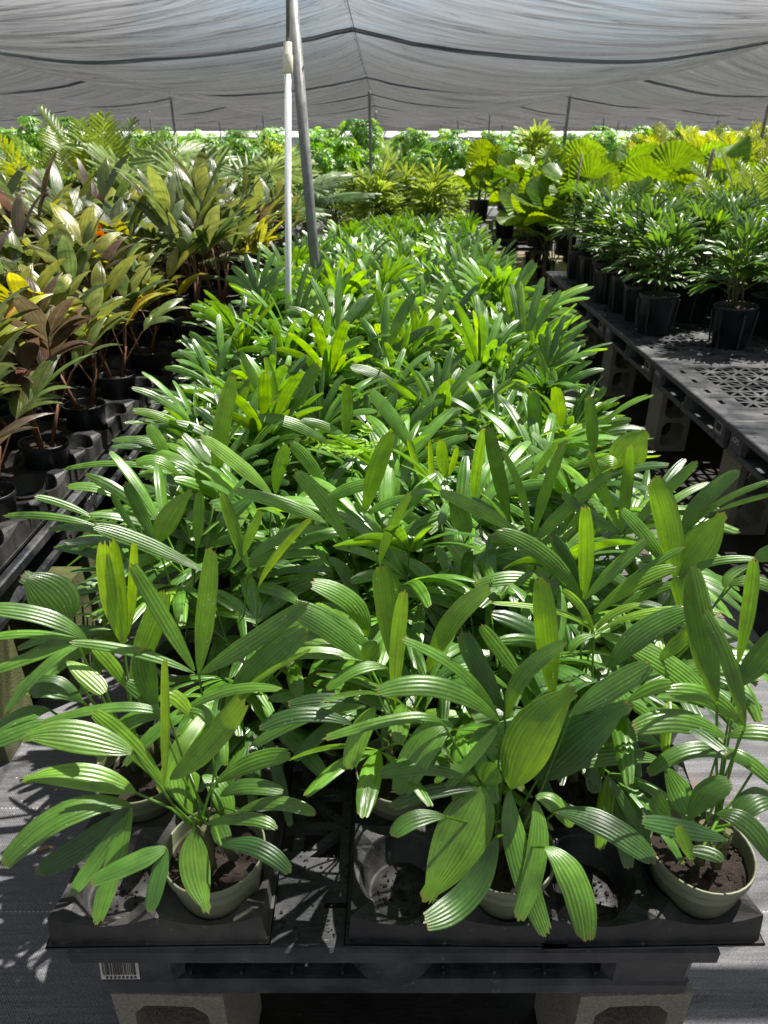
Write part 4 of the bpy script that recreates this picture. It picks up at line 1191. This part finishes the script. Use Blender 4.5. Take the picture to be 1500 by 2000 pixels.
def fanpalm(seed, mt, n=8, R_=.34, split=.5, spread=2.5, nseg=26, pl=(.35, .65), trunk=.15, y=(0, .5), el0=25, el1=80, droop=.12, wave=.03, dip=(15, 60)):
    rng = random.Random(seed); F, S = MB(), MB(); S.tube([(0, 0, 0), (0, 0, trunk)], [.022, .015], 8)
    for k in range(n):
        q = (k + .5) / n; az = k * 2.4 + rng.uniform(-.3, .3); el = R(el0 + (el1 - el0) * q + rng.uniform(-8, 8)); d = sph(az, el); l = rng.uniform(*pl)
        o = Vector((0, 0, trunk * .9)); h1 = o + d * l
        S.tube([o, o + d * l * .5 + UP * .01, h1], [.005, .004, .003], 5, False)
        e2 = el - R(rng.uniform(*dip)); d2 = sph(az, e2); nrm = sph(az, e2 + math.pi / 2)
        fan_disk(F, h1, d2, nrm, R_ * rng.uniform(.8, 1.12), spread, nseg, rng, (rng.uniform(*y), rng.uniform(.2, .9), 0), split, droop, wave)
    return [('foliage', F.build('foliage', mt, link=False)), ('stalk', S.build('stalk', MT['petiole'], link=False))]
def areca(seed, mt, n=9, h=.9, L=.9, y=(0, .4), npn=20, lw=.022, ll=.26, el0=40):
    rng = random.Random(seed); F, S = MB(), MB()
    for k in range(n):
        q = (k + .5) / n; az = k * 2.4 + rng.uniform(-.3, .3); el = R(el0 + (88 - el0) * q); b = Vector((rng.uniform(-.06, .06), rng.uniform(-.06, .06), 0)); st = b + Vector((0, 0, h * rng.uniform(.25, .5)))
        d = sph(az, el); p1 = st + d * L * .5 ; p2 = st + d * L * .95 + sph(az, 0) * L * .22 - UP * L * .12 * (1 - q)
        S.tube([b, st], [.011, .009], 6, False)
        bez = lambda s: st * (1 - s) ** 2 + (p1) * 2 * s * (1 - s) + p2 * s * s
        S.tube([bez(i / 6) for i in range(7)], [.006, .006, .005, .004, .003, .002, .001], 5, False)
        yy = rng.uniform(*y); br = rng.uniform(.2, .9)
        for i in range(npn):
            s = .30 + .70 * i / (npn - 1); p = bez(s); t = (bez(min(1, s + .02)) - bez(s - .02)).normalized(); side = t.cross(UP).normalized(); nn = side.cross(t)
            for sg in (-1, 1):
                l = ll * (math.sin(math.pi * (.18 + .76 * (i / (npn - 1)))) ** .7) * rng.uniform(.9, 1.1)
                dr = (side * sg * .8 + t * (.55 + .4 * s) + nn * rng.uniform(.15, .35)).normalized()
                leaf(F, p, p + dr * l * .5, p + dr * l - UP * l * .22, lw, nn, (yy, max(0, min(1, br + rng.uniform(-.2, .2))), 0), lance, 4, 1, .2, 0, 0, rng)
    return [('foliage', F.build('foliage', mt, link=False)), ('stalk', S.build('stalk', MT['petiole'], link=False))]
def schef(seed, W=.55, H=1.1, z0=.35, n=230):
    rng = random.Random(seed); F, S = MB(), MB(); tips = []
    lob = [(rng.uniform(-.5, .5) * W, rng.uniform(-.5, .5) * W, z0 + rng.uniform(.25, .85) * H, rng.uniform(.4, .65) * W) for _ in range(9)]
    for k in range(n):
        lx, ly, lz, lr = rng.choice(lob); d = sph(rng.uniform(0, 6.28), R(rng.uniform(-35, 90))); rad = lr * rng.uniform(.55, 1.05)
        c = Vector((lx, ly, lz)) + d * rad; c.z = min(c.z, z0 + H)
        if c.z < z0: continue
        tips.append(c); m = rng.randint(6, 8); pr = rng.uniform(0, 1); yy = rng.uniform(0, .7) if rng.random() < .5 else 0; br = rng.uniform(.1, 1)
        tilt = (d + UP * .8 + Vector((rng.uniform(-.4, .4), rng.uniform(-.4, .4), 0))).normalized(); a1 = tilt.orthogonal().normalized(); a2 = tilt.cross(a1); l = rng.uniform(.07, .12)
        for j in range(m):
            a = 2 * math.pi * (j + pr) / m; dr = (a1 * math.cos(a) + a2 * math.sin(a)); leaf(F, c + dr * .008, c + dr * l * .6 + tilt * .005, c + dr * l - UP * .035, .036, tilt, (yy, max(0, min(1, br + rng.uniform(-.2, .2))), 0), ellip, 3, 1, .0, .25, 0, rng)
    for k in range(14):
        t = rng.choice(tips); b = Vector((rng.uniform(-.06, .06), rng.uniform(-.06, .06), 0)); S.tube([b, b.lerp(t, .4) + UP * .12, t], [.012, .009, .004], 5, False)
    return [('foliage', F.build('foliage', MT['schef'], link=False)), ('stalk', S.build('stalk', MT['stem'], link=False))]
def bigrhapis(seed, mt, h=.8, L=.24, wd=.02, nst=7, nf=9, segs=(7, 11), y=.1):
    F, S = rhapis(seed, h=h, nst=nst, nf=nf, L=L, wd=wd, segs=segs, spread=1.5, ribs=1, nl=5, yshift=y)
    return [('foliage', F.build('foliage', mt, link=False)), ('stalk', S.build('stalk', MT['stem'], link=False))]
SIL = [fanpalm(s, MT['silver'], n=8, R_=.36, pl=(.5, .9)) for s in (1, 2, 3)]
LIV = [fanpalm(s, MT['pinnate'], n=8, R_=.34, pl=(.4, .75), y=(0, .3)) for s in (11, 12)]
LIC = [fanpalm(s, MT['licuala'], n=9, R_=.31, split=.95, spread=1.9, nseg=26, pl=(.35, .70), y=(.1, .85), el0=40, el1=86, droop=.10, wave=.035, dip=(0, 40)) for s in (21, 22, 23, 24)]
LICS = [fanpalm(s, MT['licuala'], n=8, R_=.19, split=.95, spread=2.0, nseg=14, pl=(.15, .42), y=(.1, .8), trunk=.06, el0=45, el1=86, droop=.08, wave=.02, dip=(-5, 30)) for s in (31, 32, 33)]
ARE = [areca(s, MT['pinnate'], n=10, h=.9, L=.95) for s in (41, 42)]
ARY = [areca(s, MT['pinnate'], n=11, h=.9, L=.85, y=(.7, 1)) for s in (51, 52)]
SCH = [schef(s) for s in (61, 62, 63)]
BRH = [bigrhapis(s, MT['rhapis_far'], y=.45, L=.27, wd=.022) for s in (71, 72, 73)]
BRD = [bigrhapis(s, MT['rhapis'], h=.55, L=.20, wd=.018, nst=6, nf=7, y=0) for s in (81, 82, 83)]
rr = random.Random(9); cnts = {}
POS = {}
def far(kind, name, V, x, y, z, sc_, lab, group, pot=3):
    """one farther plant in its pot, standing on the ground or a bench top"""
    k = cnts.get(lab, 0); cnts[lab] = k + 1
    h0 = .245 if pot == 3 else .0
    r = empty(name, (x, y, z), rr.uniform(0, 6.28), cat='potted plant', group=group); POS.setdefault((lab, group), []).append(r)
    put(ME_SOIL3, 'soil', put(ME_POT3, 'pot', r))
    for n, m in rr.choice(V): o = put(m, n, r, (0, 0, .22)); o.scale = (sc_,) * 3
    return r
# tall mixed palms behind the left bench
for (px, py, Y, V, nm, lab, gp, hs) in [
        (165, 195, 7.6, ARE, 'feather_palm', 'tall green feather palm', 'feather palms behind the left bench', 1.95), (215, 215, 8.6, ARE, 'feather_palm', 'tall green feather palm', 'feather palms behind the left bench', 1.95),
        (70, 245, 7.2, ARY, 'feather_palm', 'yellowish feather palm behind the bronze palms', 'feather palms behind the left bench', 1.8), (120, 235, 9.0, ARE, 'feather_palm', 'tall green feather palm', 'feather palms behind the left bench', 1.8),
        (20, 290, 8.2, ARE, 'feather_palm', 'tall green feather palm', 'feather palms behind the left bench', 1.6),
        (290, 250, 6.9, SIL, 'fan_palm', 'silvery fan palm with round split leaves', 'silvery fan palms behind the left bench', 1.5), (335, 258, 7.6, SIL, 'fan_palm', 'silvery fan palm with round split leaves', 'silvery fan palms behind the left bench', 1.5),
        (400, 262, 7.2, SIL, 'fan_palm', 'silvery fan palm with round split leaves', 'silvery fan palms behind the left bench', 1.45), (460, 275, 7.4, SIL, 'fan_palm', 'silvery fan palm with round split leaves', 'silvery fan palms behind the left bench', 1.45),
        (190, 262, 7.0, LIV, 'fan_palm', 'deep green fan palm', 'green fan palms behind the left bench', 1.4), (500, 290, 7.9, LIV, 'fan_palm', 'deep green fan palm', 'green fan palms behind the left bench', 1.4),
        (110, 275, 7.1, LIV, 'fan_palm', 'deep green fan palm', 'green fan palms behind the left bench', 1.4)]:
    p = at_Y(px, py, Y); top = p.z
    ref = {'ARE': 1.0}.get('x', 1.0)
    hv = {id(ARE): 1.38, id(ARY): 1.32, id(SIL): 1.05, id(LIV): .98}[id(V)]
    far(0, nm, V, p.x, Y, 0.0 if True else 0, (top - .22) / hv, lab, gp)
# bright umbrella bushes
for (px, py, Y, s) in [(640, 272, 11.5, 1), (590, 292, 13.2, 1), (700, 285, 13.6, 1), (870, 280, 12.2, 1), (825, 292, 13.8, 1), (915, 288, 13.4, 1), (470, 275, 12.6, 1), (410, 262, 12.0, 1), (30, 275, 10.6, 1), (-30, 270, 11.6, 1), (1000, 290, 15.0, 1)]:
    p = at_Y(px, py, Y); far(0, 'umbrella_bush', SCH, p.x, Y, 0, (p.z - .22) / 1.42, 'rounded bright green umbrella bush', 'umbrella bushes across the far side')
# yellowish lady palm clumps behind the centre bench
for (px, py, Y) in [(735, 300, 9.1), (790, 296, 9.7), (845, 308, 9.1), (700, 330, 10.9), (770, 325, 11.2), (880, 330, 10.8), (655, 345, 11.6)]:
    p = at_Y(px, py, Y); far(0, 'lady_palm', BRH, p.x, Y, 0, (p.z - .22) / 1.08, 'bushy yellow green lady palm clump', 'large lady palms behind the centre bench')
# ruffled fan palms on the far right
rr2 = random.Random(4)
for (px, py, Y, V) in [(1090, 290, 9.8, LIC), (1190, 262, 9.2, LIC), (1250, 255, 9.8, LIC), (1300, 275, 9.0, LIC), (1370, 250, 9.4, LIC), (1150, 300, 8.6, LIC), (1230, 300, 8.2, LIC), (1330, 310, 8.3, LIC), (1440, 300, 8.6, LIC), (1500, 330, 8.2, LIC), (1140, 270, 11.4, LIC), (1010, 300, 11.6, LIC), (945, 300, 12.2, LIC),
                       (1060, 330, 8.9, LICS), (1180, 345, 7.6, LICS), (1250, 352, 7.5, LICS), (1320, 348, 7.6, LICS), (1400, 350, 7.6, LICS), (1470, 360, 7.6, LICS), (1120, 340, 8.2, LICS), (1560, 300, 9.2, LIC), (1100, 320, 8.4, LIC), (1170, 285, 10.2, LIC), (1280, 290, 8.7, LIC), (1340, 262, 10.4, LIC), (1410, 285, 9.6, LIC), (1060, 300, 10.6, LIC), (1220, 280, 10.8, LIC)]:
    p = at_Y(px, py, Y); hv = 1.02 if V is LIC else .58
    far(0, 'ruffled_fan_palm', V, p.x, Y, 0 if V is LIC else .54, (p.z - .22 - (0 if V is LIC else .54)) / hv, 'ruffled fan palm with big pleated yellow green leaves' if V is LIC else 'small ruffled fan palm with bright pleated leaves', 'ruffled fan palms at the far right')
for (px, py, Y) in [(1330, 240, 12.2), (1420, 232, 11.4), (1480, 240, 10.8), (1540, 235, 11.8), (1370, 250, 13.4), (1270, 255, 13.6), (1450, 250, 13.0)]:
    p = at_Y(px, py, Y); far(0, 'feather_palm', ARY, p.x, Y, 0, (p.z - .22) / 1.22, 'golden yellow feather palm growing', 'golden feather palms at the far right')
for (px, py, Y) in [(1490, 280, 7.2), (1540, 300, 6.6)]:
    p = at_Y(px, py, Y); far(0, 'feather_palm', ARE, p.x, Y, 0, (p.z - .22) / 1.38, 'dark feather palm at the right edge', 'dark feather palms at the right edge')
# rows that close the view to the horizon
for j in range(5):
    y = 15.5 + j * 3.2
    n = int(10 + 1.3 * j * 2)
    for i in range(n):
        x = (i - (n - 1) / 2) * (y * 1.12 / n) + rr2.uniform(-.3, .3); V, nm, lab, hv = rr2.choice([(SCH, 'umbrella_bush', 'bright green bush in the distance', 1.42), (SCH, 'umbrella_bush', 'bright green bush in the distance', 1.42), (BRH, 'lady_palm', 'leafy green clump in the distance', 1.08), (ARE, 'feather_palm', 'green feather palm in the distance', 1.3)])
        far(0, nm, V, x, y + rr2.uniform(-.5, .5), 0, rr2.uniform(1.45, 1.80) / hv, lab, 'distant plants under the shade cloth')
for (lab, gp), lst in POS.items():
    lst.sort(key=lambda o: (round(o.location.y / 1.6), o.location.x))
    for i, o in enumerate(lst):
        o['label'] = (lab + (', %s of its kind from the camera' % nth(i))) if len(lst) > 1 else lab

# ---- little bench across the aisle with blocks and pots on top
for i, x in enumerate((1.45,)):
    p_ = pallet('c', 1.62, 9.55, 'black pallet across the aisle carrying blocks and fan palm pots', 'pallets across the aisle')
for q, x in enumerate((1.22, 2.0)):
    block(x, 9.6, 'pale block holding up the %s end of the pallet across the aisle' % ('left' if q == 0 else 'right'), 'blocks under the pallet across the aisle')
for q, x in enumerate((1.20, 1.55, 1.98)):
    if q != 1:
        o = block(x - .20, 9.66 + .1, 'pale tan block lying on the aisle pallet, %s the black pot' % ('left of' if q == 0 else 'right of'), 'blocks lying on the aisle pallet', lay=True, z=DT + .10)
    r = empty('ruffled_fan_palm', (x, 9.78, DT + (.198 if q != 1 else .002)), q, cat='potted plant', group='fan palms on the aisle pallet', label='small bright fan palm on the aisle pallet, %s of three' % nth(q))
    put(ME_SOIL3, 'soil', put(ME_POT3, 'pot', r))
    for n, m in LICS[q]: o = put(m, n, r, (0, 0, .22)); o.scale = (1.15,) * 3

# long white greenhouse far beyond the shade cloth
gh = empty('white_greenhouse', (0, 60, 0), label='long low white greenhouse seen as a thin bright strip on the horizon', cat='greenhouse')
M = MB(); M.box(-60, 0, 0, 60, 7, 1.75); M.build('wall', MT['white_film'], gh)
M = MB(); M.quad((-60.2, -.2, 1.753), (60.2, -.2, 1.753), (60.2, 3.5, 2.15), (-60.2, 3.5, 2.15)); M.quad((-60.2, 3.5, 2.15), (60.2, 3.5, 2.15), (60.2, 7.2, 1.753), (-60.2, 7.2, 1.753)); M.build('roof', MT['white_film'], gh)
for q in range(25):
    M = MB(); M.box(-.06, -.16, 0, .06, -.02, 1.75); M.build('frame_post', MT['steel'], gh, (-60 + q * 5, 0, 0))
# fallen leaves and husks on the ground cloth
rl = random.Random(8)
LM = []
for q in range(3):
    M = MB(); leaf(M, (0, 0, .004), (.03, 0, .018 + .006 * q), (.065 + .01 * q, .01, .004), .016 + .004 * q, UP, (.2, .6, 0), lance, 6, 2, .1, .2, 0, rl, .5); LM.append(M.build('fallen_leaf', MT['dry'], link=False))
spots = [(-.80, 1.52), (-.92, 1.25), (.98, 1.45), (1.22, 1.9), (1.30, 2.3), (1.20, 2.75), (1.05, 2.15)]
for i, (x, y) in enumerate(spots):
    o = put(LM[i % 3], 'fallen_leaf', None, (x, y, .002)); o.rotation_euler = (0, 0, rl.uniform(0, 6.28)); o.scale = (.6,) * 3
    tag(o, 'dry fallen leaf on the ground cloth, %s of those %s of the centre bench' % (nth([k for k, p in enumerate(spots) if (p[0] < 0) == (x < 0)].index(i)), 'left' if x < 0 else 'right'), 'leaf', 'dry leaves on the ground')

# two weathered stakes among the fan palms on the right
for (px, py, Y, h, lab) in ((1392, 290, 7.3, 0, 'thick weathered wooden stake among fan palms on the right, tallest one'), (1134, 300, 7.0, 1, 'thin wooden stake beside the far end of the right bench')):
    p = at_Y(px, py, Y); M = MB(); r0 = .022 if h == 0 else .011
    M.tube([(0, 0, 0), (.01, 0, p.z * .4), (-.012, .01, p.z * .7), (.012, 0, p.z)], [r0, r0 * .95, r0 * .85, r0 * .8], 9)
    tag(M.build('wooden_stake', MT['stake'], None, (p.x, p.y, 0)), lab, 'stake')
# potting soil spilled on the front pallet and in the empty cups
M = MB(); rl = random.Random(31)
def crumb(x, y, z, s):
    Mx = Matrix.Translation((x, y, z)) @ Matrix.Rotation(rl.uniform(0, 6), 4, Vector((rl.random(), rl.random(), rl.random() + .1)).normalized()); M.box(-s, -s * .6, -s * .4, s, s * .7, s * .5, M=Mx)
for i in range(170): crumb(rl.uniform(-.185, -.06), .69 + .40 * rl.random() ** 1.4, DT + .0015, rl.uniform(.0008, .0026))
for cx in (-.434, .031, .34):
    for i in range(60):
        a = rl.uniform(0, 6.28); r = .045 * math.sqrt(rl.random()); crumb(cx + r * math.cos(a), .757 + r * math.sin(a), DT + .020, rl.uniform(.001, .0032))
tag(M.build('spilled_soil', MT['soil']), 'dark crumbs of potting soil scattered over the front pallet and empty tray cups', 'soil', kind='stuff')
